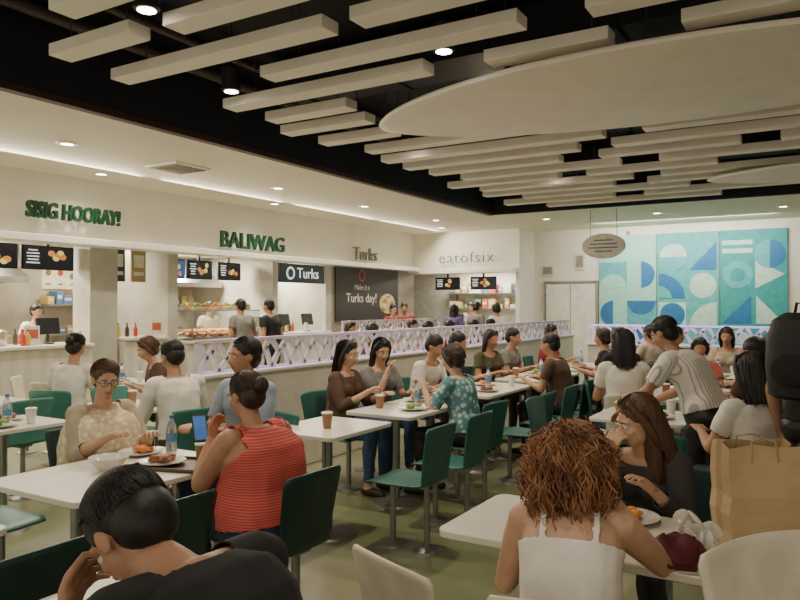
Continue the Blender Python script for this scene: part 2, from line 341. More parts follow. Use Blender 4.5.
quad([(X+.05,1.2),(X+.62,1.2),(X+.62,1.8)],3); quad([(X+.72,1.2),(X+1.26,1.2),(X+.72,1.8)],4); arc(X+.36,.75,.3,0,180,4); arc(X+.98,.75,.3,180,360,3)
tag(b.make('wall_mural',mc,smooth=False,loc=(0,17.06,0)),'tall three panel teal geometric mural on pale wall','mural')
# ---------------------------------------------------------------- stall equipment
def pot(x,y,z,r=.16,h=.22):
    e=empty('cooking_pot',(x,y,z)); b=MB(); b.lathe([(r*.9,0),(r,.02),(r,h),(r*1.04,h),(r*1.04,h+.012),(r*.7,h+.035),(.02,h+.05)],n=24); b.make('pot_body',steel,e)
    b=MB(); b.ell((0,0,h+.065),(.022,.022,.016)); b.make('lid_knob',dark,e)
    for s_ in(-1,1):
        b=MB(); b.tube([(-.04,s_*r,h*.75),(-.04,s_*(r+.04),h*.75),(.04,s_*(r+.04),h*.75),(.04,s_*r,h*.75)],.008,6); b.make('pot_handle',steel,e)
    return tag(e,'stainless steel cooking pot on stall counter','pot','cooking pots')
pot(-9.5,4.95,1.055); pot(-9.5,5.4,1.055,.13,.18); pot(-11.1,5.2,.905,.2,.3); pot(-11.1,4.5,.905,.2,.3); pot(-11.1,9.2,.905,.2,.3); pot(-11.1,11.3,.905,.16,.25); pot(-8.6,16.0,1.005,.12,.15); pot(-11.1,9.9,.905,.18,.22)
def hood(x,y,z,L):
    b=MB(); b.loft([[V3((a*.45,c_*L/2,0)) for a,c_ in((-1,-1),(1,-1),(1,1),(-1,1))],[V3((a*.45,c_*L/2,.08)) for a,c_ in((-1,-1),(1,-1),(1,1),(-1,1))],[V3((a*.25-.1,c_*L*.4,.4)) for a,c_ in((-1,-1),(1,-1),(1,1),(-1,1))]])
    tag(b.make('extractor_hood',steel,smooth=False,loc=(x,y,z)),'stainless extractor hood over stall cooking line','hood','extractor hoods')
hood(-11.0,11.5,1.95,1.4); hood(-11.0,9.6,1.95,1.9); hood(-11.0,5.6,1.95,1.8)
cartc=[(.5,.35,.2),(.6,.1,.06),(.7,.65,.5),(.15,.3,.15),(.65,.5,.15),(.1,.2,.4)]
def shelf(x,y,z,L,rot=math.pi/2,seed=0):
    e=empty('wall_shelf',(x,y,z),rot); b=MB(); b.box((0,0,0),(L,.3,.03)); b.make('shelf_board',steelm,e,False)
    for sx in(-1,1):
        b=MB(); b.box((sx*L*.42,.1,-.08),(.03,.12,.14)); b.make('bracket',steelm,e,False)
    tag(e,'metal wall shelf stacked with boxes','shelf','wall shelves')
    r=random.Random(seed); xx=-L/2+.1
    while xx<L/2-.1:
        w_=.1+r.random()*.14; h_=.1+r.random()*.16; ci=r.randint(0,5)
        bx=MB(); bx.box((0,0,h_/2),(w_,.22,h_)); bx.box((0,-.112,h_*.55),(w_*.7,.004,h_*.3),1); bx.box((0,0,h_+.002),(.03,.22,.004),1)
        o=bx.make('carton_box',[mat('carton%d'%ci,cartc[ci],.6),wt],smooth=False,bevel=.004)
        c_=math.cos(rot); s_=math.sin(rot); o.location=(x+xx*c_+0,y+xx*s_,z+.015); o.rotation_euler=(0,0,rot); tag(o,'small packed carton standing on metal shelf','box','cartons on shelves')
        xx+=w_+.04
for a in((-11.33,5.3,1.5,2.2),(-11.33,7.6,1.6,.8),(-11.33,7.6,1.1,.8),(-11.33,9.5,1.5,2.0),(-11.33,11.6,1.5,1.3),(-11.33,4.2,1.8,1.2)): shelf(*a,seed=int(a[1]*10+a[2]*7))
shelf(-7.8,17.38,1.5,2.2,0,3); shelf(-7.8,17.38,1.9,2.2,0,4)
def terminal(x,y,z,rot):
    e=empty('order_terminal',(x,y,z),rot); b=MB(); b.lathe([(.09,0),(.09,.015),(.02,.03),(.02,.16)],n=16); b.make('stand',dark,e)
    b=MB(); b.box((0,0,.25),(.34,.04,.24),0,Matrix.Rotation(.2,3,'X')); b.make('monitor',dark,e,False,.01)
    b=MB(); b.box((0,-.025,.25),(.30,.005,.2),0,Matrix.Rotation(.2,3,'X')); b.make('monitor_screen',sc[3],e,False)
    tag(e,'black order terminal on counter','terminal','order terminals')
terminal(-9.45,11.15,1.055,-math.pi/2); terminal(-9.45,11.9,1.055,-math.pi/2); terminal(-9.45,6.1,1.055,-math.pi/2); terminal(-8.0,16.0,1.005,math.pi); terminal(-9.4,10.4,1.005,-math.pi/2)
for x in(-8.5,-7.5): screen(x,16.45,2.15,.7,.32,sc2,'lit menu screen over open kitchen',0)
e=empty('food_display_case',(-9.4,9.25,1.005)); 
for (c_,d_,n_) in (((.28,0,.25),(.012,1.6,.5),'glass_front'),((0,0,.5),(.57,1.6,.012),'glass_top'),((0,.8,.25),(.56,.012,.5),'glass_side'),((0,-.8,.25),(.56,.012,.5),'glass_side')):
    b=MB(); b.box(c_,d_); b.make(n_,glass,e,False)
b=MB(); b.box((0,0,.02),(.56,1.6,.04)); b.make('case_base',steel,e,False)
b=MB(); 
for yy in(-.8,.8): b.box((.28,yy,.25),(.02,.02,.5))
b.box((.28,0,.5),(.02,1.62,.02)); b.make('case_frame',steel,e,False)
tag(e,'glass fronted warming case holding roast chicken on counter','display case')
light('AREA',(-9.4,9.25,1.49),22,(1,.70,.34),shape='RECTANGLE',size=.3,size_y=1.4)
rc=mat('roast_skin',(.60,.26,.05),.35,c2=(.40,.14,.03),scale=25)
b=MB(); b.ell((0,0,.07),(.085,.11,.07)); b.tube([(.06,-.06,.06),(.10,-.12,.05),(.09,-.16,.05)],[.035,.025,.012]); b.tube([(-.06,-.06,.06),(-.10,-.12,.05),(-.09,-.16,.05)],[.035,.025,.012]); b.tube([(.07,.04,.07),(.11,0,.05)],[.025,.015]); b.tube([(-.07,.04,.07),(-.11,0,.05)],[.025,.015])
ch=b.make('roast_chicken',rc); tag(ch,'golden brown whole roast chicken in glass case','roast chicken','roast chickens in case'); ch.location=(-9.4,8.62,1.05)
for i in range(1,14):
    o=ch.copy(); COL.objects.link(o); o.location=(-9.52+.24*(i%2),8.62+.21*(i//2),1.05); o.rotation_euler=(0,0,1.5+.1*i)
def foodtray(x,y,z,col,label,r=.14):
    e=empty('food_tray',(x,y,z)); b=MB(); b.lathe([(.02,.0),(r*.8,0),(r,.05),(r*1.06,.055),(r*.96,.045),(r*.75,.012)],n=20); b.make('tray_dish',steel,e)
    b=MB(); rr=random.Random(int(x*10+y*70))
    for i in range(16):
        a=rr.random()*6.3; q=rr.random()*r*.7; b.ell((q*math.cos(a),q*math.sin(a),.05+.07*(1-q/r)),(.03+rr.random()*.015,.03,.022),Matrix.Rotation(a,3,'Z'),0,8,5)
    f=b.make('heaped_food',col,e); f['kind']='stuff'
    return tag(e,label,'food tray','food trays')
fc=[mat('food_yellow',(.75,.55,.12),.5,c2=(.6,.4,.08),scale=30),mat('food_green',(.25,.42,.06),.5,c2=(.15,.3,.04),scale=30),mat('food_brown',(.35,.15,.05),.5,c2=(.2,.08,.03),scale=30),mat('food_orange',(.8,.3,.06),.5,c2=(.6,.2,.05),scale=30)]
for i in range(7): foodtray(-9.4,8.55+i*.24,1.515,fc[i%4],'shallow metal dish heaped with bright cooked food',.12)
for i in range(4): foodtray(-9.45,3.7+i*.28,1.055,fc[(i+2)%4],'shallow metal dish of cooked food on counter',.13)
for i in range(3): foodtray(-7.6+i*.4,15.95,1.005,fc[i%4],'shallow dish of food on counter')
for i,(x,y,z) in enumerate([(-9.25,5.62+k*.07,1.055) for k in range(2)]+[(-9.6,5.72+k*.09,1.055) for k in range(2)]+[(-9.6,11.42+k*.1,1.055) for k in range(3)]+[(-9.5,7.3+k*.16,1.105) for k in range(3)]+[(-8.9+k*.1,15.9,1.005) for k in range(3)]):
    e=empty('sauce_bottle',(x,y,z)); b=MB(); b.lathe([(.028,0),(.032,.01),(.032,.12),(.014,.16),(.008,.20)],n=14); b.make('bottle_body',mat('sauce%d'%(i%3),[(.5,.05,.03),(.7,.45,.05),(.08,.05,.03)][i%3],.4),e)
    b=MB(); b.cyl((0,0,.195),.011,.02,n=10); b.make('cap',dark,e); tag(e,'squeezable sauce bottle with dark cap on counter','bottle','sauce bottles on counters')
for y,z in((10.07,1.005),(10.2,1.005),(11.52,1.055),(12.15,1.055),(6.4,1.055)):
    b=MB(); pr=[(.03,0)]
    for k in range(8): pr+=[(.038,.02+k*.022),(.042,.028+k*.022),(.036,.030+k*.022)]
    b.lathe(pr,n=16); tag(b.make('cup_stack',white,loc=(-9.18,y,z)),'stack of white paper cups on serving counter','cup stack','cup stacks')
for y,c_ in((7.35,(.05,.05,.05)),(7.75,(.45,.32,.15))):
    b=MB(); b.box((0,0,0),(.03,.28,.5)); b.box((.018,0,.08),(.006,.2,.2),1); b.box((.018,0,-.12),(.006,.2,.06),1); b.box((0,0,.28),(.02,.02,.1),0)
    tag(b.make('price_board',[mat('pb%g'%y,c_,.5),wt],smooth=False,bevel=.004,loc=(-9.6,y,2.22)),'upright board with pale print hanging above narrow counter','board','price boards')
for y,z in((5.8,1.2),(10.58,1.155),(7.9,1.25)):
    b=MB(); b.box((0,0,.13),(.02,.22,.26)); b.box((.03,0,.01),(.1,.24,.02)); b.box((.012,0,.15),(.004,.17,.12),1)
    tag(b.make('counter_card',[wt,mat('card_ink',(.5,.1,.06),.5)],smooth=False,loc=(-9.35,y,z-.145)),'small printed card standing on counter','card','counter cards')
# ---------------------------------------------------------------- lattice partitions
latw=mat('lattice_white',(.80,.73,.82),.5,c2=(.74,.67,.78)); purp=mat('violet_strip',(.55,.4,.75),.5,emit=.6)
pwall=mat('partition_panel',(.72,.67,.56),.5,c2=(.68,.62,.52))
def partition(loc,L,rot,label,h=.98,seed=3):
    e=empty('lattice_partition',loc,rot)
    b=MB(); b.box((L/2,0,h/2),(L,.16,h)); b.make('partition_wall',pwall,e,False,.01)
    b=MB(); b.box((L/2,0,h+.015),(L+.04,.22,.03)); b.make('ledge',white,e,False,.006)
    b=MB(); b.box((L/2,0,h+.04),(L-.1,.03,.02)); b.make('light_strip',purp,e,False)
    b=MB(); r=random.Random(seed); x=.03; H=.27
    z0=h+.03; z1=h+.03+H
    def bar(p,q,w0,w1):
        dx,dz=q[0]-p[0],q[1]-p[1]; l=math.hypot(dx,dz); nx,nz=-dz/l,dx/l
        a=[(p[0]+nx*w0,p[1]+nz*w0),(p[0]-nx*w0,p[1]-nz*w0),(q[0]-nx*w1,q[1]-nz*w1),(q[0]+nx*w1,q[1]+nz*w1)]
        b.loft([[V3((u,-.015,v)) for u,v in a],[V3((u,.015,v)) for u,v in a]])
    while x<L-.2:
        w_=.21+r.random()*.07; j=r.random()*.05
        zm=z0+H*(.38+r.random()*.25); xm=x+w_*.4
        bar((x,z0),(xm,zm),.030,.022); bar((xm,zm),(x+w_*.12-j,z1),.018,.026); bar((xm,zm),(x+w_*.85,z1),.020,.028); bar((x+w_,z0),(x+w_*.64,(zm+z1)/2),.026,.016)
        x+=w_
    b.box((L/2,0,z1+.008),(L,.04,.03)); b.box((.015,0,z0+H/2),(.03,.04,H))
    b.make('lattice',latw,e,False)
    return tag(e,label,'partition')
partition((-4.6,4.3,0),10.0,math.pi/2,'low pale partition topped with chunky white branching lattice')
partition((-3.3,11.2,0),4.6,0,'low pale partition with white branching lattice in front of mural',seed=5)
partition((-7.9,11.0,0),3.4,math.pi/2,'pale partition with white branching lattice near food counters',seed=8)
light('AREA',(-4.6,9,1.36),9,(.6,.4,1),shape='RECTANGLE',size=.05,size_y=9)
light('AREA',(-1.2,11.12,1.36),7,(.6,.4,1),shape='RECTANGLE',size=4.2,size_y=.05)
# ---------------------------------------------------------------- chairs / tables
def plate(f,nu,nv):
    b=MB(); vs=[f(-1+2*i/nu,j/nv) for j in range(nv+1) for i in range(nu+1)]
    fs=[(j*(nu+1)+i,j*(nu+1)+i+1,(j+1)*(nu+1)+i+1,(j+1)*(nu+1)+i) for j in range(nv) for i in range(nu)]
    b.add(vs,fs); return b
def build_chair(m,label):
    e=empty('dining_chair',(0,0,0))
    def seat(u,v):
        y=-.20+.42*v; ww=.205*(1-.07*max(0,(v-.88)/.12)**2.5-.06*max(0,(.12-v)/.12)**2)
        return V3((u*ww,y-.008*u*u*(1 if v>.5 else 0),.452+.006*u*u-.008*math.sin(v*math.pi)-.014*max(0,v-.85)/.15))
    plate(seat,12,14).make('seat',m,e,solid=.012)
    def back(u,v):
        ww=.175+.030*v; 
        if v>.92: ww*=math.sqrt(max(.05,1-((v-.92)/.08)**2*.16))
        return V3((u*ww,-.205-.070*v**1.3+.022*u*u*(.3+.7*v),.455+.375*v-.008*u*u*v))
    plate(back,12,18).make('backrest',m,e,solid=.011)
    for y in(-.14,.12):
        b=MB(); b.tube([(0,y,.44),(0,y,.01)],.021,10,round_=False); b.lathe([(.02,.03),(.10,.012),(.105,0)],(0,y,0),20); b.make('leg',steelm,e)
    b=MB(); b.box((0,-.01,.434),(.12,.34,.014)); b.make('seat_bracket',steelm,e,False)
    return tag(e,label,'chair','dining chairs')
CH={}
chl={'teal':(teal,'grey teal moulded dining chair on grey metal posts'),'light':(lteal,'light teal moulded dining chair on grey metal posts'),'dark':(dteal,'dark green moulded dining chair on grey metal posts'),'cream':(creamp,'cream moulded dining chair on grey metal posts')}
def chair(x,y,rot,kind='teal',sc_=1):
    if kind not in CH:
        CH[kind]=build_chair(*chl[kind]); CH[kind].location=(x,y,0); CH[kind].rotation_euler=(0,0,rot); return CH[kind]
    c=copy_tree(CH[kind],(x,y,0),rot); c.scale=(sc_,)*3; return c
def table(x,y,w,d,rot=0,label='cream laminate dining table on metal column'):
    e=empty('dining_table',(x,y,0),rot)
    b=MB(); b.prism(rrect(w,d,.05),.722,.75); b.make('table_top',tabl,e,bevel=.004)
    n=2 if max(w,d)>.95 else 1
    for k in range(n):
        o=(k-.5)*max(w,d)*.5 if n==2 else 0
        c_=(o,0,0) if w>d else (0,o,0)
        b=MB(); b.tube([(c_[0],c_[1],.72),(c_[0],c_[1],.02)],.03,14,round_=False); b.make('column',steelm,e)
        b=MB(); b.lathe([(.03,.035),(.2,.015),(.21,0)],c_,28); b.make('base_plate',steelm,e)
    return tag(e,label,'table','dining tables')
R90=math.pi/2
table(-3.15,2.45,.75,1.05); table(-3.0,1.3,.6,.6); table(-1.72,1.08,.5,.8)
table(-3.05,4.08,.62,.75); table(-3.05,5.3,.62,1.2); table(-3.05,6.75,.62,1.2); table(-3.05,8.3,.62,1.3); table(-3.05,9.9,.62,1.3)
table(-.55,2.72,1.5,.62); table(-1.25,5.75,.7,.7); table(-1.2,7.4,.7,1.2); table(-1.2,9.2,.7,1.2)
table(-5.1,2.95,.6,.7); table(-5.05,4.3,.65,.7); table(-6.75,5.2,.7,.7); table(-6.4,3.5,.7,.7); table(-6.4,7.2,.7,1.2); table(-6.4,9.6,.7,1.2); table(-6.4,12,.7,1.2)
for y in(4.12,4.72,6.15,6.8): chair(-2.42,y,R90)
for y in(8.0,8.6,9.6,10.2): chair(-2.42,y,R90,'dark')
chair(-3.85,2.15,-R90,'light'); chair(-2.5,2.02,R90,'dark'); chair(-2.42,1.40,R90,'dark'); chair(-1.07,2.10,math.radians(-22),'cream'); chair(.07,2.04,math.radians(-120),'cream',1.16)
chair(-7.4,4.7,-.8,'cream'); chair(-6.75,4.55,0,'cream'); chair(-7.3,5.5,-R90,'cream'); chair(-5.7,2.9,-R90,'light'); chair(-5.6,4.4,-R90,'light'); chair(-5.9,3.5,R90,'light'); chair(-6.95,3.5,-R90,'cream')
chair(-.95,4.75,0,'teal'); chair(-.55,6.2,R90,'dark'); chair(-1.9,5.75,-R90,'teal'); chair(-1.85,8.8,-R90,'teal'); chair(-1.85,9.4,-R90,'dark'); chair(-.5,7.2,R90,'teal'); chair(-5.75,7.0,R90,'cream'); chair(-5.75,7.6,R90,'cream'); chair(-3.7,9.7,-R90,'dark')
# ---------------------------------------------------------------- people
SK=[mat('skin_tan',(.46,.25,.15),.5,c2=(.42,.22,.13),scale=12),mat('skin_light',(.58,.36,.24),.5,c2=(.54,.32,.21),scale=12),mat('skin_brown',(.34,.175,.10),.5,c2=(.30,.15,.085),scale=12)]
lipm=mat('lips',(.40,.12,.09),.4); eyew=mat('eye_white',(.8,.78,.74),.2); eyed=mat('eye_iris',(.03,.015,.01),.15)
hk=dict(scale=60,stretch=(1,1,.1),bump=.15)
HC={'black':mat('hair_black',(.006,.005,.005),.5,c2=(.012,.010,.009),**hk),'brown':mat('hair_brown',(.060,.026,.013),.5,c2=(.10,.046,.022),**hk),
'auburn':mat('hair_auburn',(.13,.052,.022),.55,c2=(.36,.17,.075),scale=14),'dbrown':mat('hair_dark_brown',(.022,.012,.008),.5,c2=(.04,.02,.012),**hk)}
shoe=mat('shoe_dark',(.03,.025,.02),.5)
def remesh(mb,vox,smooth=3):
    me=D.meshes.new('t'); me.from_pydata(mb.v,[],mb.f)
    o=D.objects.new('t',me); COL.objects.link(o)
    r=o.modifiers.new('r','REMESH'); r.mode='VOXEL'; r.voxel_size=vox
    s_=o.modifiers.new('s','SMOOTH'); s_.factor=.5; s_.iterations=smooth
    bpy.context.view_layer.update()
    out=D.meshes.new_from_object(o.evaluated_get(bpy.context.evaluated_depsgraph_get()))
    D.objects.remove(o); D.meshes.remove(me)
    return out
def person(loc,rot,label,mode='sit',s=.96,bulk=1.,lean=.12,side=0.,hy=0.,hp=.15,hr=0.,lh=None,rh=None,top=None,sleeve=.6,bottom=None,hemt=1.,hairc='black',hair='short',vox=.017,fem=False,skin=0,chairk=None,tank=False,off=.012,lc=.7,rc=.7,lp=None,rp=None,ln=None,rn=None,glasses=False,hairlen=.26,shawl_=None,wr=.003,hd=(0,0,0)):
    x,y=loc; P=empty('person',(x,y,0),rot); tag(P,label,'person','people')
    if chairk: chair(x+.03*math.sin(rot),y-.03*math.cos(rot)+0,rot,chairk)
    sit=mode=='sit'
    pz=(.452+.105*s) if sit else .93*s
    dv=lambda a,sd=side:V3((math.sin(sd),math.sin(a)*math.cos(sd),math.cos(a)*math.cos(sd)))
    pel=V3((0,0,pz)); mid=pel+dv(lean*.6)*.22*s; nb=mid+dv(lean*1.35)*.25*s
    hc=nb+V3((0,.02*s,0))+dv(lean*.7+hp*.25)*.185*s+V3(hd)
    mb=MB(); bones=[]
    def limb(tag_,a,b_,ra,rb,mid_=None):
        a=V3(a);b_=V3(b_); 
        mb.tube([a,a.lerp(b_,.3),a.lerp(b_,.65),b_],[ra,ra*1.02,(ra+rb)/2,rb],12)
        bones.append((tag_,a,b_,ra,rb))
    bl=bulk
    def ring(c_,d_,rx,ry,yo=0):
        d_=d_.normalized(); xx=V3((1,0,0)); xx=(xx-d_*xx.dot(d_)).normalized(); yy=d_.cross(xx)
        out=[]
        for j in range(20):
            a=2*math.pi*j/20; ca,sa=math.cos(a),math.sin(a); f=1/(abs(ca)**2.5+abs(sa)**2.5)**(1/2.5)
            out.append(c_+xx*rx*f*ca+yy*(ry*f*sa+yo))
        return out
    d1=mid-pel; d2=nb-mid; S_=s
    hipw=(.175 if fem else .165); 
    R_=[ring(pel-d1.normalized()*.095*s,d1,.12*S_*bl,.09*S_*bl),ring(pel-d1.normalized()*.04*s,d1,hipw*S_*bl,.125*S_*bl),ring(pel+d1*.3,d1,hipw*.97*S_*bl,.122*S_*bl),ring(pel+d1*.75,d1,(.135 if fem else .145)*S_*bl**1.2,.105*S_*bl**1.4,.01*(bl-1)*5),
        ring(mid+d2*.15,d2*.6+d1*.4,(.138 if fem else .15)*S_*bl,.105*S_*bl**1.2),ring(mid+d2*.5,d2,(.15 if fem else .168)*S_*bl,.115*S_*bl),ring(mid+d2*.8,d2,(.148 if fem else .17)*S_*bl**.7,.095*S_*bl**.7),ring(mid+d2*.97,d2,.10*S_,.07*S_),ring(nb+d2*.06,d2,.055*S_,.055*S_)]
    mb.loft(R_)
    if fem:
        yy=d2.normalized().cross(V3((-1,0,0)))
        for q in(-1,1): mb.ell(mid+d2*.48+V3((q*.07*s,0,0))+yy*(-.085*s*bl if yy.y<0 else .085*s*bl),(.062*s*bl,.05*s*bl,.058*s*bl))
    bones.append(('torso1',pel,mid,.12*s*bl,.11*s*bl)); bones.append(('torso2',mid,nb,.11*s*bl,.08*s))
    limb('neck',nb-d2*.08,hc-V3((0,.012,.03))*s,.054*s,.05*s)
    sw=(.155 if fem else .178)*s*bl**.4
    for q,tgt,curl,pole,nn in((-1,lh,lc,lp,ln),(1,rh,rc,rp,rn)):
        S=nb-d2*.14+V3((q*sw,0,0))
        limb('sh',nb-d2*.1+V3((q*.04*s,0,0)),S,.052*s,.054*s*bl**.6)
        if tgt is None: tgt=(q*.15,.36,.80) if sit else (q*.23,.05,.86*s)
        T=V3(tgt); l1,l2=.275*s,.245*s; dd=T-S; dist=dd.length
        if dist>(l1+l2)*.985: T=S+dd*((l1+l2)*.985/dist); dd=T-S; dist=dd.length
        if dist<.1: T=S+dd.normalized()*.1; dd=T-S; dist=.1
        a=(l1*l1-l2*l2+dist*dist)/(2*dist); h=math.sqrt(max(0,l1*l1-a*a))
        po=V3(pole) if pole else V3((q*.45,-.35,-1)); u=dd.normalized(); po=(po-u*po.dot(u)).normalized()
        E=S+u*a+po*h
        limb('uarm',S,E,.050*s*bl**.8,.038*s*bl**.5); limb('farm',E,T,.039*s*bl**.5,.025*s)
        d=(T-E).normalized(); n=V3(nn) if nn else V3((0,0,-1)); n=(n-d*n.dot(d)); n=n.normalized() if n.length>.1 else V3((0,1,0))
        sd=d.cross(n) if q>0 else n.cross(d)
        hs=s*1.02; Rm=Matrix((sd,d,n)).transposed()
        mb.tube([T,T+d*.03*hs],[.025*s,.024*s],10)
        mb.ell(T+d*.052*hs,(.041*hs,.052*hs,.017*hs),Rm)
        mb.ell(T+d*.035*hs+sd*.022*hs+n*.006,(.020*hs,.03*hs,.016*hs),Rm)
        fr=.0088 if vox<.009 else .0105
        for i in range(4):
            p=T+d*.088*hs+sd*(.032-.0215*i)*hs; Lf=(.072,.08,.074,.058)[i]*hs; pts=[p-d*.02,p]; ang=0
            for k,fk in enumerate((.42,.32,.26)):
                ang+=curl*(.45,.75,.55)[k]; p=p+(d*math.cos(ang)+n*math.sin(ang)+sd*(.10-.07*i)*(1-.3*k))*Lf*fk; pts.append(p)
            mb.tube(pts,[fr*hs,fr*hs,fr*.97*hs,fr*.9*hs,fr*.8*hs],7)
        p=T+d*.028*hs+sd*.03*hs; dt=(d*.62+sd*.72+n*.3).normalized(); dt2=(d*.85+sd*.30+n*.45).normalized()
        mb.tube([p,p+dt*.034*hs,p+dt*.034*hs+dt2*.03*hs,p+dt*.034*hs+dt2*.052*hs],[.0135*hs,.0118*hs,.0105*hs,.009*hs],8)
        bones.append(('hand',T,T+d*.15*s,.035*s,.025*s))
    for q in(-1,1):
        if sit:
            H=pel+V3((q*.088*s,.02,-.015*s)); K=V3((q*.13*s,.42*s,.452+.068*s)); A=V3((q*.13*s,.38*s,.085)); 
        else:
            H=pel+V3((q*.088*s,0,-.02)); K=V3((q*.095*s,.03,.49*s)); A=V3((q*.10*s,-.02,.09))
        mb.ell(H+V3((0,-.03,-.0)),(.09*s*bl,.1*s*bl,.088*s*(bl if not sit else 1)))
        limb('thigh',H,K,.083*s*(bl**.7 if not sit else bl**.3),.056*s*bl**.4)
        mb.tube([K,K.lerp(A,.3)+V3((0,-.012,0)),K.lerp(A,.7),A],[.055*s,.056*s*bl**.4,.042*s,.036*s],12); bones.append(('shin',K,A,.056*s,.037*s))
        mb.tube([A-V3((0,.03,.045)),A+V3((q*.01,.07,-.045)),A+V3((q*.02,.16*s,-.055))],[.036,.036,.027],10); mb.tube([A,A-V3((0,.01,.04))],[.035,.038],8)
        bones.append(('foot',A-V3((0,.04,.06)),A+V3((q*.02,.17*s,-.055)),.045,.04))
    Rh=Matrix.Rotation(hy,3,'Z')@Matrix.Rotation(-hp,3,'X')@Matrix.Rotation(hr,3,'Y'); hs=s*1.0
    Hp=lambda a,b_,c_:hc+Rh@V3((a,b_,c_))*hs
    def he(c_,r,R2=None): mb.ell(Hp(*c_),tuple(k*hs for k in r),Rh if R2 is None else Rh@R2,0,16,11)
    jw=.9 if fem else 1.
    he((0,-.012,.028),(.076,.094,.088)); he((0,.018,-.03),(.063*jw,.072,.080)); he((0,.050,-.085),(.030*jw,.028,.024)); he((0,.0,-.055),(.055*jw,.06,.045))
    for q in(-1,1):
        he((q*.034,.062,-.025),(.024,.020,.022)); he((q*.029,.075,.024),(.026,.014,.008)); he((q*.078,-.004,-.005),(.009,.019,.031)); he((q*.013,.097,-.030),(.009,.011,.008))
    mb.tube([Hp(0,.082,.012),Hp(0,.096,-.010),Hp(0,.107,-.026)],[.009*hs,.010*hs,.012*hs],8)
    he((0,.086,-.054),(.023,.010,.0065)); he((0,.084,-.065),(.020,.010,.007))
    bones.append(('head',hc-Rh@V3((0,-.03,.05)),hc+Rh@V3((0,0,.04)),.085*s,.09*s))
    me=remesh(mb,vox,3 if vox<.01 else 2); me.name='body'
    n=len(me.vertices); co=np.empty(n*3); me.vertices.foreach_get('co',co); co=co.reshape(-1,3)
    nr=np.empty(n*3); me.vertices.foreach_get('normal',nr); nr=nr.reshape(-1,3)
    best=np.full(n,9e9); idx=np.zeros(n,int); tt=np.zeros(n)
    for i,(tg,a,b_,ra,rb) in enumerate(bones):
        a=np.array(a);b_=np.array(b_); ab=b_-a; c2=co-a
        t=np.clip((c2@ab)/(ab@ab),0,1); df=c2-t[:,None]*ab
        if tg.startswith('torso'): df=df*np.array([.72,1,1])
        dd=np.linalg.norm(df,axis=1)-(ra+(rb-ra)*t)
        k=dd<best; best[k]=dd[k]; idx[k]=i; tt[k]=t[k]
    tg=np.array([b_[0] for b_ in bones])[idx]
    hl=(co-np.array(hc))@np.array(Rh)/hs
    skm=SK[skin]
    me.materials.clear(); me.materials.append(skm); me.materials.append(lipm)
    np_=len(me.polygons); 
    lt=np.empty(np_,int); me.polygons.foreach_get('loop_total',lt); ls=np.empty(np_,int); me.polygons.foreach_get('loop_start',ls)
    lv=np.empty(len(me.loops),int); me.loops.foreach_get('vertex_index',lv)
    first=lv[ls]
    lipmask=(np.abs(hl[:,0])<.024)&(hl[:,1]>.082)&(np.abs(hl[:,2]+.059)<.0095)
    mi=np.where(lipmask[first],1,0); me.polygons.foreach_set('material_index',mi.astype(np.int32))
    me.polygons.foreach_set('use_smooth',np.ones(np_,bool))
    bo=D.objects.new('body',me); COL.objects.link(bo); bo.parent=P
    def cloth(name,mask,m,off,wr=.003,solid=.004):
        fm=np.ones(np_,bool)
        for k in range(4):
            ok=lt>k; v=lv[np.where(ok,ls+k,ls)]; fm&=mask[v]
        if fm.sum()<4: return
        used=np.zeros(n,bool); fl=[]
        for f in np.nonzero(fm)[0]:
            vs=lv[ls[f]:ls[f]+lt[f]]; used[vs]=True; fl.append(vs)
        mp=np.cumsum(used)-1
        C=co[used]; Nn=nr[used]
        wv=(np.sin(C[:,2]*46+C[:,0]*21+2*np.sin(C[:,1]*17))+np.sin(C[:,2]*23-C[:,0]*37+C[:,1]*31+1.3))*.5
        C=C+Nn*(off+wr*(1+wv))[:,None]
        me2=D.meshes.new(name); me2.from_pydata(C.tolist(),[],[tuple(int(q) for q in mp[vs]) for vs in fl]); me2.materials.append(m)
        me2.polygons.foreach_set('use_smooth',np.ones(len(me2.polygons),bool)); me2.update()
        o=D.objects.new(name,me2); COL.objects.link(o); o.parent=P
        sm=o.modifiers.new('sm','SMOOTH'); sm.factor=.5; sm.iterations=2 if vox>.01 else 5
        sd_=o.modifiers.new('so','SOLIDIFY'); sd_.thickness=solid; sd_.offset=-1
        return o
    ut=tg=='torso2'; lt_=tg=='torso1'; 
    if tank:
        ax=np.abs(co[:,0])
        rel=(co-np.array(mid))@np.array(d2)/(d2.length**2)
        ms=(lt_&(tt>.05))|(ut&(rel<.52))|((ut|(tg=='sh')|(tg=='uarm'))&(rel>=.45)&(ax>.068*s)&(ax<.098*s))|((tg=='uarm')&(rel<.5)&(ax<.125*s))
    elif sleeve<0:
        ax=np.abs(co[:,0])
        ms=(lt_&(tt>.03))|(ut&(tt<.97))|((tg=='sh')&(ax<.135*s*bl**.4))|((tg=='uarm')&(ax<.15*s*bl**.4))
    else:
        ms=(lt_&(tt>.03))|(ut&(tt<.97))|(tg=='sh')|((tg=='uarm')&(tt<=sleeve))|((tg=='farm')&(sleeve>1)&(tt<sleeve-1))
    mp_=(lt_&(tt<.15))|(tg=='thigh')|((tg=='shin')&(tt<hemt*.93))
    cloth('shirt',ms,top or white,off,wr)
    cloth('trousers',mp_,bottom or dark,off*.5)
    for q in(-1,1): cloth('shoe',(tg=='foot')&(co[:,0]*q>0),shoe,.004,0)
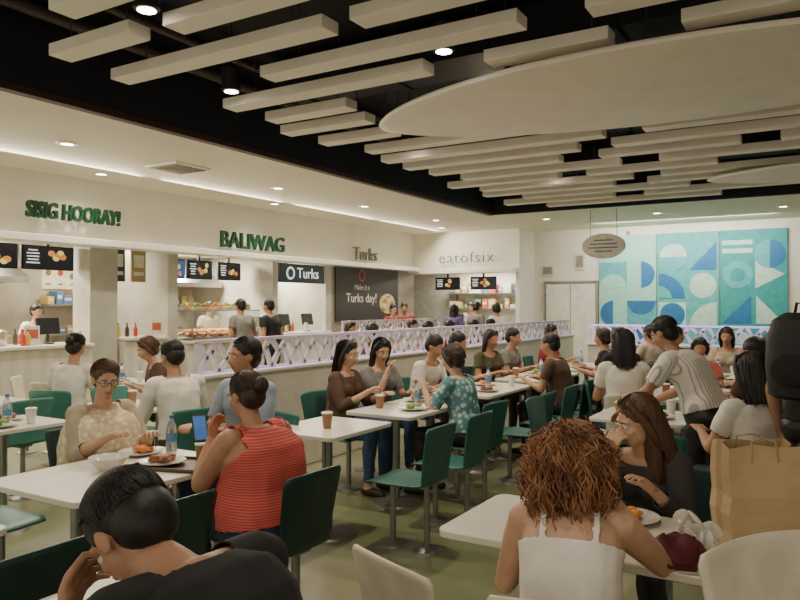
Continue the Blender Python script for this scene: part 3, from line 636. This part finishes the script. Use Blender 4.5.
    if shawl_:
        b=MB(); R0=[]; nn_=96
        for (dz,rx,ry,yo) in ((.015,.085,.080,0),(-.02,.13,.105,.0),(-.055,.20,.125,0),(-.11,.235,.145,.01),(-.2,.25,.165,.015),(-.3,.26,.18,.02),(-.40,.265,.19,.02)):
            g=min(1,max(0,-dz-.02)/.3); row=[]
            for i in range(nn_):
                a=i*2*math.pi/nn_; f=1+g*(.05*math.sin(11*a+1+6*g)+.03*math.sin(19*a))
                fr_=max(0,math.sin(a))**3
                row.append(nb+V3((rx*math.cos(a)*f,ry*math.sin(a)*f+yo+.02*fr_*g,dz-(.03*fr_ if dz>-.03 else 0)+g*(.03*math.sin(3*a)+.12*fr_))))
            R0.append(row)
        b.loft(R0,cap=False); b.make('shawl',shawl_,P,solid=.006,angle=80)
    if vox<.014:
        for q in(-1,1):
            b=MB(); c_=Hp(q*.029,.0765,.006)
            b.ell(c_,.0125*hs,Rh,0,12,9); b.ell(Hp(q*.029,.0868,.006),(.0058*hs,.0026*hs,.0058*hs),Rh,1,10,7); b.make('eye',[eyew,eyed],P)
            b=MB(); b.tube([Hp(q*.014,.089,.027),Hp(q*.030,.091,.032),Hp(q*.047,.080,.027)],[.003*hs,.004*hs,.002*hs],6); b.make('eyebrow',HC[hairc],P)
    if glasses:
        b=MB()
        for q in(-1,1):
            b.tube([Hp(q*.031+.022*math.cos(a),.098,.004+.017*math.sin(a)) for a in [i*math.pi/7 for i in range(15)]],.0018,5,round_=False); b.tube([Hp(q*.053,.096,.008),Hp(q*.078,.0,.004)],.0018,5)
        b.tube([Hp(-.009,.1,.008),Hp(.009,.1,.008)],.0018,5); b.make('glasses',dark,P)
    if hair:
        b=MB(); m=HC[hairc]; rr=random.Random(int(abs(x*100)+abs(y*37)))
        b.ell(Hp(0,-.024,.042),(.086*hs,.098*hs,.088*hs),Rh,0,24,16); b.ell(Hp(0,-.052,-.005),(.078*hs,.068*hs,.082*hs),Rh,0,18,12)
        c_=V3((0,-.024,.040)); rx,ry,rz=.0885,.101,.0915
        def path(phi,th1,drop,amp=0,flare=0,turns=6,n_=10,jr=0):
            th0=rr.uniform(.02,.9); pts=[]; tw=rr.uniform(-.5,.5)
            for i in range(n_):
                g=i/(n_-1); th=th0+(th1-th0)*g; f=1+jr*(.4+.6*g); ph=phi+tw*(1-g)
                pts.append(V3((rx*f*math.sin(th)*math.sin(ph),ry*f*math.sin(th)*math.cos(ph),rz*f*math.cos(th)))+c_)
            cosf=math.cos(phi)
            if drop>0:
                e_=pts[-1]; k=max(4,int(drop/.02)); out=V3((math.sin(phi),cosf*.6,0))
                for i in range(1,k+1):
                    q=i/k; pts.append(e_+V3((0,-.015*q,-drop*q))+out*(flare*math.sin(q*math.pi*.75)-.012*q))
            res=[]
            for i,p in enumerate(pts):
                if amp:
                    g=i/len(pts)*turns*6.28+phi*9; rad=V3((p.x,p.y,0)).normalized() if (p.x or p.y) else V3((1,0,0)); tan=V3((-rad.y,rad.x,0)); w_=min(1,i/6)
                    p=p+rad*(math.cos(g)*amp*w_+amp*.8*w_)+tan*math.sin(g)*amp*w_+V3((0,0,math.sin(g*.7)*amp*.3))
                res.append(Hp(*p))
            return res
        near=vox<.009
        if hair in('long','curly'):
            Ld=hairlen; rg=[]
            for zz,rx_,ry_,yy_ in((.06,.075,.06,-.045),(0,.088,.060,-.048),(-.08,.085,.050,-.062),(-.16,.085,.042,-.075),(-.16-(Ld-.1)*.5,.08,.035,-.085),(-.1-Ld*.9,.05,.02,-.09)):
                if hair=='curly' and zz<-.18: continue
                rg.append([hc+Matrix.Rotation(hy,3,'Z')@V3((math.cos(a)*rx_,yy_+math.sin(a)*ry_,zz))*hs for a in [i*2*math.pi/16 for i in range(16)]])
            b.loft(rg)
            for q in(-1,1): b.tube([Hp(q*.05,.03,.10),Hp(q*.079,.012,.04),Hp(q*.083,-.012,-.04),Hp(q*.082,-.03,-.14)],[.018*hs,.020*hs,.022*hs,.012*hs],8)
        if hair=='bob':
            for q in(-1,1): b.tube([Hp(q*.045,.04,.10),Hp(q*.078,.018,.04),Hp(q*.082,-.008,-.03),Hp(q*.074,-.02,-.075)],[.018*hs,.021*hs,.022*hs,.014*hs],8)
            b.ell(Hp(0,-.06,-.04),(.078*hs,.055*hs,.06*hs),Rh)
        if hair=='bun':
            b.ell(Hp(0,-.125,.03),(.045*hs,.04*hs,.045*hs),None,0,16,12); b.tube([Hp(0,-.13+.032*math.sin(a),.03+.032*math.cos(a)) for a in [i*.6 for i in range(11)]],.016*hs,8)
        if hair=='curly':
            for i in range(1500):
                phi=rr.uniform(.55,5.73); th1=rr.uniform(1.0,1.8)
                b.tube(path(phi,th1,rr.uniform(.03,Ld)*(.75+.25*abs(math.sin(phi/2))),rr.uniform(.006,.016),rr.uniform(-.01,.085),rr.uniform(2.5,6.5),12,rr.uniform(-.03,.13)),.0022*hs,3,0,False)
        else:
            N_=1500 if near else (420 if vox<.014 else 0)
            dl={'long':hairlen,'short':0,'bun':0,'pony':0,'bob':.05}[hair]
            for i in range(N_):
                phi=rr.uniform(0,6.283); front=abs(math.cos(phi/2))>.85
                th1=.95+rr.uniform(-.12,.08) if front else rr.uniform(1.45,1.85)
                if abs(math.cos(phi/2))>.72 and not front: th1=1.3
                dr=0 if (front or abs(math.cos(phi/2))>.70) else dl*rr.uniform(.8,1.08)
                rad=(.0017 if near else .0028)*hs
                pts=path(phi,th1,dr,rr.uniform(0,.0015),.012 if dl else 0,2,7,rr.uniform(-.005,.018))
                b.tube(pts,[rad]*(len(pts)-2)+[rad*.8,rad*.3],3,0,False)
        b.make('hair',m,P,angle=80)
    return P
NEAR=.0065; MIDV=.011
red=mat('red_stripe',(.52,.06,.05),.8,c2=(.62,.17,.14),kind='wavez',scale=26,lo=.62,hi=.9)
shawl=mat('shawl_cream',(.86,.78,.60),.85,c2=(.66,.54,.34),kind='vor',scale=30,lo=.2,hi=.6,bump=.3)
tankm=mat('tank_white',(.88,.85,.78),.8)
blkc=mat('black_cloth',(.012,.012,.014),.85); jeans=mat('jeans_blue',(.035,.07,.15),.85,c2=(.05,.10,.2),scale=40); greyb=mat('greyblue_shirt',(.30,.36,.45),.8)
stripe=mat('pinstripe',(.82,.78,.71),.8,c2=(.42,.40,.40),kind='wavex',scale=15,lo=.80,hi=.9)
patt=mat('floral_teal',(.50,.62,.58),.8,c2=(.10,.25,.27),kind='vor',scale=22,lo=.3,hi=.5)
whc=mat('white_cloth',(.80,.76,.68),.85); browc=mat('brown_cloth',(.10,.055,.035),.85); gryc=mat('grey_cloth',(.22,.21,.20),.85); redc=mat('red_cloth',(.38,.03,.03),.8); pnk=mat('coral_cloth',(.55,.15,.12),.85)
oliv=mat('olive_cloth',(.09,.08,.045),.85); navy=mat('navy_cloth',(.02,.03,.06),.85); beig=mat('beige_cloth',(.5,.42,.3),.85); purc=mat('purple_cloth',(.16,.10,.28),.85); dgry=mat('charcoal_cloth',(.05,.045,.045),.85)
# near people
person((-.99,1.12),math.radians(90),'man in black t-shirt hunched over table resting head on hand',s=1.08,bulk=1.15,lean=.50,hp=.95,hy=.05,hd=(0,.05,-.10),lh=(-.12,.50,.90),rh=(.16,.52,.80),lp=(-.6,.6,-1),ln=(.9,-.2,.5),top=blkc,sleeve=.75,bottom=navy,hair='short',vox=NEAR,chairk='dark',lc=.9)
person((-2.36,2.68),math.radians(88),'heavyset woman in sleeveless coral striped blouse holding up a phone',s=.94,bulk=1.58,lean=.24,hp=.28,lh=(-.10,.30,.93),rh=(.08,.30,.82),top=red,sleeve=-1,bottom=navy,hair='bun',hairc='dbrown',vox=NEAR,fem=True,chairk='dark',lc=1.0,ln=(.4,-.2,.5),off=.012,lp=(-.7,-.5,-1))
person((-3.86,2.82),math.radians(-102),'older woman in cream shawl and glasses eating at table',s=.93,bulk=1.1,lean=.14,hp=.26,hy=-.2,lh=(-.14,.38,.83),rh=(.12,.36,.84),top=beig,sleeve=1.35,bottom=browc,hair='short',hairc='brown',vox=NEAR,fem=True,skin=1,chairk='dark',off=.012,glasses=True,shawl_=shawl)
person((-.68,2.10),math.radians(14),'woman with curly brown hair in white tank top',s=.91,bulk=1.14,lean=.38,hp=.15,hy=-.35,lh=(-.13,.34,.82),rh=(.15,.26,.93),top=tankm,bottom=jeans,hair='curly',hairc='auburn',vox=NEAR,fem=True,skin=1,tank=True,chairk='cream',hairlen=.29,rc=1.1,rp=(.7,-.2,-1),off=.006)
person((-.70,3.40),math.radians(172),'woman with long brown hair in dark cardigan eating',s=.90,lean=.34,hp=.35,hy=-.75,lh=(-.12,.34,.84),rh=(.10,.30,.95),top=dgry,sleeve=1.8,bottom=dark,hair='long',hairc='brown',vox=NEAR,fem=True,skin=1,chairk='dark',rc=1.0,rn=(-.3,-.6,.3),hairlen=.28)
person((-3.45,3.72),math.radians(178),'man in light grey blue button shirt sitting upright',s=1.05,lean=.06,hp=.05,hy=-.3,top=greyb,sleeve=.8,bottom=navy,vox=MIDV*.9,chairk='teal',skin=0)
person((-4.35,3.92),math.radians(72),'man in white shirt leaning over his table',s=1.0,lean=.25,hp=.35,hy=.2,top=whc,sleeve=1.6,bottom=dark,vox=MIDV,chairk='light')
person((-6.2,4.2),math.radians(25),'woman in white blouse seen from behind',s=1.0,lean=.2,hp=.3,top=whc,sleeve=.7,bottom=dark,hair='bun',vox=MIDV,fem=True,chairk='light')
person((-5.85,5.1),math.radians(150),'woman in brown top looking down at her food',s=.97,lean=.3,hp=.45,top=browc,sleeve=.6,hairc='brown',hair='bob',vox=MIDV,fem=True,skin=1,chairk='teal')
person((-3.72,5.15),math.radians(-88),'young woman with long black hair in dark top and jeans',s=.95,lean=.1,hp=.15,hy=0,top=browc,sleeve=1.5,bottom=jeans,hair='long',vox=MIDV*.9,fem=True,skin=1,chairk='teal',hairlen=.32,lh=(-.12,.36,.82),rh=(.12,.34,.86))
person((-3.74,5.75),math.radians(-112),'girl in grey top eating at table',s=.95,lean=.12,hp=.3,hy=-.2,top=gryc,sleeve=.7,bottom=jeans,hair='long',vox=MIDV,fem=True,skin=1,chairk='teal',rh=(.05,.26,.98))
person((-2.6,5.37),math.radians(84),'woman in patterned teal and white shirt eating',s=.94,lean=.2,hp=.3,top=patt,sleeve=.85,bottom=dark,hair='bob',hairc='dbrown',vox=MIDV*.9,fem=True,skin=1,chairk='teal',lh=(-.12,.34,.9),rh=(.12,.34,.84))
person((-.76,5.34),math.radians(76),'standing man in pinstriped white shirt leaning over table','stand',s=.93,lean=.50,hp=.45,lh=(-.20,.52,.84),rh=(.14,.46,.88),top=stripe,sleeve=.75,bottom=dark,vox=MIDV*.85,lc=.5,off=.014,bulk=1.08)
person((-1.62,6.6),math.radians(20),'woman in white t-shirt with long black hair seen from behind',s=1.05,lean=.1,top=whc,sleeve=.6,bottom=jeans,hair='long',vox=MIDV,fem=True,chairk='cream')
person((-.38,4.72),math.radians(40),'woman in white blouse with black hair seen from behind',s=.98,lean=.1,hp=.2,top=whc,sleeve=.6,bottom=dark,hair='long',vox=MIDV,fem=True,chairk='dark',hairlen=.22)
person((-.07,4.55),math.radians(-20),'standing person in black carrying a black backpack','stand',s=1.02,top=blkc,sleeve=.7,bottom=dark,vox=MIDV)
person((.10,3.78),math.radians(15),'seated person in black shirt seen from behind',s=.92,lean=.35,hp=.4,top=blkc,sleeve=.9,bottom=dark,vox=MIDV,chairk='dark')
nm={gryc:'grey',whc:'white',navy:'navy',browc:'brown',redc:'red',beig:'beige',blkc:'black',oliv:'olive',greyb:'grey blue',pnk:'coral',purc:'purple'}
def far(x,y,rot,t,fem,hair,mode='sit',s=.98,ck=None,extra='',hc_='black',skin=0,**k):
    per='woman' if fem else 'man'
    lab=('standing ' if mode=='stand' else 'seated ')+per+' in '+nm[t]+' top '+(extra or 'in the crowded food court')
    person((x,y),math.radians(rot),lab,mode,s=s,top=t,fem=fem,hair=hair,hairc=hc_,vox=.0165,chairk=ck,skin=skin,bottom=dark if mode=='sit' else navy,**k)
far(-3.7,6.55,-95,whc,False,'short',ck='teal',lean=.25,hp=.4,extra='eating beside lattice partition')
far(-3.72,7.15,-80,navy,False,'short',ck='teal',lean=.2,hp=.3,extra='eating beside lattice partition')
far(-3.7,8.1,-110,oliv,True,'long',ck='dark',lean=.2,extra='beside lattice partition')
far(-3.7,8.75,-90,gryc,False,'short',ck='dark',lean=.2,extra='beside lattice partition')
far(-2.45,7.4,88,browc,False,'short',ck='teal',lean=.22,extra='leaning over dining table')
far(-3.7,10.35,-90,redc,True,'long',ck='dark')
far(-2.4,9.05,95,blkc,True,'bob',ck='dark',hc_='dbrown')
far(-2.2,10.65,60,beig,False,'short',ck='dark')
far(-2.0,8.1,40,blkc,True,'long',ck='dark',s=1.02)
far(-1.25,8.35,190,pnk,True,'bob',ck='teal',s=.92,lean=.2,extra='facing across the table')
far(-1.9,7.35,-70,gryc,True,'long',ck='teal')
far(-.45,7.9,100,oliv,False,'short',ck='teal')
far(-.5,9.3,90,whc,True,'long',ck='teal')
far(-1.9,10.2,-60,navy,False,'short',ck='dark')
far(-1.2,10.3,180,beig,True,'long',ck='teal')
far(-.5,6.65,60,browc,False,'short',ck='teal',s=1.0)
far(-8.45,8.95,80,gryc,False,'short','stand',s=1.0,extra='ordering at serving counter')
far(-8.2,9.4,95,blkc,False,'short','stand',s=1.0,extra='ordering at serving counter')
far(-10.2,6.35,-90,whc,True,'bun','stand',s=.95,extra='working behind serving counter')
far(-10.3,9.9,-90,whc,False,'short','stand',s=.98,extra='working behind serving counter')
far(-10.3,11.4,-80,blkc,True,'bun','stand',s=.96,extra='working behind serving counter')
far(-8.3,13.4,-120,redc,True,'bun','stand',s=.95,extra='standing near dark poster')
far(-8.3,13.95,-150,redc,False,'short','stand',s=.97,extra='standing near dark poster')
far(-7.0,13.8,10,purc,True,'long','stand',s=.95,extra='queuing at open kitchen')
far(-6.75,14.35,-20,gryc,False,'short','stand',s=.98,extra='queuing at open kitchen')
far(-6.2,14.4,60,whc,True,'bob','stand',s=.96,extra='queuing at open kitchen')
far(-8.0,16.85,180,whc,False,'short','stand',s=.98,extra='working in open kitchen')
for i,(x_,y_,r_,t_,f_,h_) in enumerate(((-5.75,8.9,90,browc,True,'long'),(-5.75,10.6,90,gryc,False,'short'),(-5.75,11.4,90,redc,True,'bob'),(-5.7,12.3,90,navy,False,'short'),(-7.05,9.9,-90,beig,True,'long'),(-5.75,13.2,100,oliv,True,'long'),(-7.05,12.0,-90,whc,False,'short'))):
    far(x_,y_,r_,t_,f_,h_,ck='cream',lean=.15,extra='behind lattice partition',s=1.0)
# ---------------------------------------------------------------- backpack
e=empty('backpack',(-.16,4.36,1.12),math.radians(-20)); b=MB()
rg=[]
for z_,w_,d_ in((-.02,.10,.05),(0,.14,.085),(.15,.155,.10),(.3,.15,.095),(.4,.12,.075),(.44,.06,.03)):
    rg.append([V3((w_*math.copysign(abs(math.cos(a))**.7,math.cos(a)),d_*math.copysign(abs(math.sin(a))**.7,math.sin(a))-.02,z_)) for a in [i*math.pi/10 for i in range(20)]])
b.loft(rg); b.make('pack_body',mat('pack_black',(.015,.015,.017),.6,scale=60,bump=.2),e)
b=MB(); b.loft([[V3((.10*k*math.cos(a),-.10-.03*k2+.03*math.sin(a)*.2,.14+.09*k*math.sin(a))) for a in [i*math.pi/8 for i in range(16)]] for k,k2 in((1,0),(.95,.9),(.7,1.1))]); b.make('front_pocket',blkc,e)
b=MB(); b.tube([(-.03,.02,.43),(-.02,.02,.49),(.02,.02,.49),(.03,.02,.43)],.008,6); b.make('carry_handle',blkc,e)
for q in(-1,1):
    b=MB(); b.tube([(q*.08,.06,.40),(q*.09,.13,.36),(q*.10,.16,.2),(q*.10,.07,.05)],.014,6); b.make('shoulder_strap',blkc,e)
tag(e,'black fabric backpack worn by standing person','backpack')
# ---------------------------------------------------------------- table items
def pl(name,z,x,y,label,cat,fn,rot=0,group=None):
    e=empty(name,(x,y,z),rot); fn(e); return tag(e,label,cat,group)
T=.751
cer=mat('white_ceramic',(.84,.82,.76),.2)
def bowl(e,r=.085,h=.06):
    b=MB(); b.lathe([(r*.45,0),(r*.5,.006),(r*.85,h*.6),(r,h),(r*.96,h),(r*.8,h*.6),(r*.4,.012),(.001,.011)],n=28); b.make('bowl_body',cer,e)
def plate_food(e,col=0):
    b=MB(); b.lathe([(.06,0),(.075,.004),(.12,.018),(.122,.022),(.07,.010),(.001,.009)],n=28); b.make('plate',cer,e)
    b=MB(); rr=random.Random(5+col)
    for i in range(14): 
        a=rr.random()*6.3; q=rr.random()*.055; b.ell((q*math.cos(a),q*math.sin(a),.022+.02*rr.random()),(.026,.018,.014),Matrix.Rotation(a,3,'Z'),0,8,5)
    f=b.make('food',fc[2 if col==0 else col],e); f['kind']='stuff'
    b=MB(); b.ell((-.04,.02,.02),(.035,.035,.022)); f=b.make('rice_mound',cer,e); f['kind']='stuff'
def cup(e,col=None):
    b=MB(); b.lathe([(.026,0),(.028,.002),(.038,.10),(.040,.102),(.036,.10),(.001,.095)],n=20); b.make('cup_body',col or mat('cup_brown',(.35,.18,.08),.5),e)
    b=MB(); b.lathe([(.040,.10),(.041,.108),(.030,.114),(.001,.115)],n=20); b.make('lid',cer,e)
    b=MB(); b.tube([(0,0,.112),(.012,0,.18)],.003,6); b.make('straw',mat('straw',(.5,.05,.05),.4),e)
def bottle(e):
    b=MB(); b.lathe([(.028,0),(.031,.006),(.031,.13),(.026,.155),(.012,.18),(.012,.195)],n=18); b.make('bottle_body',mat('clear_plastic',(.8,.88,.9),.1,trans=.8),e)
    b=MB(); b.cyl((0,0,.192),.014,.018,n=14); b.make('cap',mat('cap_blue',(.05,.15,.5),.4),e)
    b=MB(); b.lathe([(.0316,.06),(.0316,.10)],n=18,closed=False); b.make('bottle_label',mat('label_blue',(.1,.25,.5),.4),e)
def tray(e):
    b=MB(); b.prism(rrect(.42,.30,.04),0,.006); 
    o=rrect(.42,.30,.04); i=rrect(.40,.28,.035)
    n=len(o); b.add([V3((x,y,.0)) for x,y in o]+[V3((x,y,.018)) for x,y in o]+[V3((x,y,.018)) for x,y in i]+[V3((x,y,.006)) for x,y in i],[(k*n+j,k*n+(j+1)%n,(k+1)*n+(j+1)%n,(k+1)*n+j) for k in range(3) for j in range(n)])
    b.make('tray_body',mat('tray_brown',(.12,.07,.045),.5),e)
pl('soup_bowl',T,-3.22,2.42,'white ceramic soup bowl on cream table','bowl',lambda e:bowl(e,.10,.065))
pl('serving_tray',T,-2.98,2.66,'brown serving tray on cream table','tray',tray,.3)
pl('food_plate',T+.007,-3.05,2.62,'white plate of rice and stew on tray','plate',plate_food)
pl('food_plate',T,-3.38,2.75,'white plate of rice and stew before woman in shawl','plate',lambda e:plate_food(e,3))
pl('drink_cup',T+.007,-2.88,2.74,'brown paper drink cup with lid and straw','cup',cup)
pl('water_bottle',T,-3.3,2.9,'clear plastic water bottle with blue cap','bottle',bottle)
pl('drink_cup',T,-3.0,4.0,'brown paper drink cup standing on cream table','cup',cup)
pl('drink_cup',T,-.98,2.62,'white drink cup near curly haired woman','cup',lambda e:cup(e,cer))
pl('food_plate',T,-.76,2.62,'white plate of food before curly haired woman','plate',plate_food)
pl('food_plate',T,-.70,2.9,'white plate of food before woman in cardigan','plate',lambda e:plate_food(e,3))
rr=random.Random(4)
for (tx,ty,dy) in((-3.05,5.3,.4),(-3.05,6.75,.4),(-3.05,8.3,.45),(-3.05,9.9,.45),(-1.25,5.75,.2),(-1.2,7.4,.4),(-1.2,9.2,.4),(-5.05,4.3,.2),(-6.75,5.2,.2),(-5.1,2.95,.15)):
    for k in(-1,1):
        pl('food_plate',T,tx-.12*k+.0,ty+dy*k*.6,'white plate of food on crowded dining table','plate',lambda e:plate_food(e,rr.randint(0,3)),group='plates on dining tables')
        pl('drink_cup',T,tx+.16*k,ty+dy*k*.75,'drink cup with lid on dining table','cup',lambda e:cup(e,cer if k>0 else None),group='cups on dining tables')
    pl('water_bottle',T,tx+.02,ty+.02,'clear water bottle on dining table','bottle',bottle,group='bottles on dining tables')
e=empty('smartphone',(-2.74,2.59,.98),math.radians(60)); b=MB(); R=Matrix.Rotation(-.5,3,'X')
b.box((0,0,0),(.075,.009,.15),0,R); b.make('phone_body',dark,e,False,.003); b=MB(); b.box(tuple(R@V3((0,-.0055,0))),(.062,.001,.125),0,R); b.make('phone_screen',mat('phone_glow',(.05,.13,.32),.2,emit=.8),e,False)
tag(e,'black smartphone with lit blue screen held in hand','phone')
kraft=mat('kraft_paper',(.50,.36,.20),.8,c2=(.42,.29,.16),scale=5,bump=.15)
e=empty('paper_bag',(-.235,2.78,T),math.radians(30)); b=MB(); w_,d_,h_=.122,.08,.37
def rg_(z,fx,fy,pin=0,sh=0): return [V3((x*w_*fx+sh,y*d_*fy*(1-pin*(abs(x)<.5)),z+(.012*math.sin(x*5+y*2) if z>.3 else 0))) for x,y in((-1,-1),(-.33,-1.0),(.33,-1),(1,-1),(1.03,-.3),(.88 if pin else 1,0),(1.03,.3),(1,1),(.33,1),(-.33,1),(-1,1),(-1.03,.3),(-.88 if pin else -1,0),(-1.03,-.3))]
b.loft([rg_(0,1,1),rg_(.08,.99,1.03,.03,.003),rg_(.14,1.02,.97,.08,-.003),rg_(.20,1.0,1.03,.03,.004),rg_(.27,1.03,.95,.1,0),rg_(.33,.99,.9,.12,-.004),rg_(h_,1.02,.84,.15,.003)],cap=False); b.add(rg_(.002,1,1),[tuple(range(14))]); b.make('bag_body',kraft,e,smooth=False,solid=.002)
for q in(-1,1):
    b=MB(); b.tube([(-.045,q*d_*.84,h_-.05),(-.04,q*d_*.7,h_+.015),(0,q*d_*.5,h_+.025),(.04,q*d_*.7,h_+.015),(.045,q*d_*.84,h_-.05)],.0035,6); b.make('bag_handle',mat('twine',(.40,.28,.16),.9),e)
tag(e,'brown kraft paper shopping bag standing on table','paper bag')
b=MB(); rr2=random.Random(9)
for i in range(18): b.ell((rr2.uniform(-.05,.05),rr2.uniform(-.03,.03),.035+rr2.uniform(0,.09)),(.033,.007,.036),Matrix.Rotation(rr2.uniform(0,3),3,'Z')@Matrix.Rotation(rr2.uniform(-.8,.8),3,'X'),0,8,6)
tag(b.make('crumpled_tissue',cer,loc=(-.40,2.62,T)),'crumpled white tissue lying beside handbag and paper bag','tissue')
e=empty('handbag',(-.44,2.48,T),.5); b=MB(); rg=[]
for z_,w1,d1_,sh in((0,.08,.04,0),(.015,.10,.052,0),(.04,.095,.048,.005),(.07,.08,.034,.015),(.085,.058,.02,.028),(.09,.04,.01,.03)): rg.append([V3((w1*math.cos(a)*(1+.06*math.sin(5*a)),d1_*math.sin(a)+sh,z_+.010*math.sin(3*a+z_*40)*(z_>0))) for a in [i*math.pi/12 for i in range(24)]])
b.loft(rg); b.make('bag_body',mat('maroon_leather',(.10,.012,.018),.6,bump=.3,scale=20),e); b=MB(); b.tube([(-.07,.02,.075),(-.08,-.03,.06),(-.05,-.07,.02),(.03,-.075,.012),(.07,-.04,.05),(.06,.02,.085)],.006,6); b.make('strap',mat('maroon_strap',(.10,.01,.015),.4),e)
tag(e,'slumped maroon fabric handbag on table edge','handbag')
# ---------------------------------------------------------------- camera
cam=D.cameras.new('camera'); co_=D.objects.new('camera',cam); COL.objects.link(co_); co_.location=(0,0,1.6)
cam.sensor_width=36; cam.lens=36*720/800; co_.rotation_euler=(math.radians(90.4),0,math.radians(31.1)); cam.clip_start=.05
bpy.context.scene.camera=co_
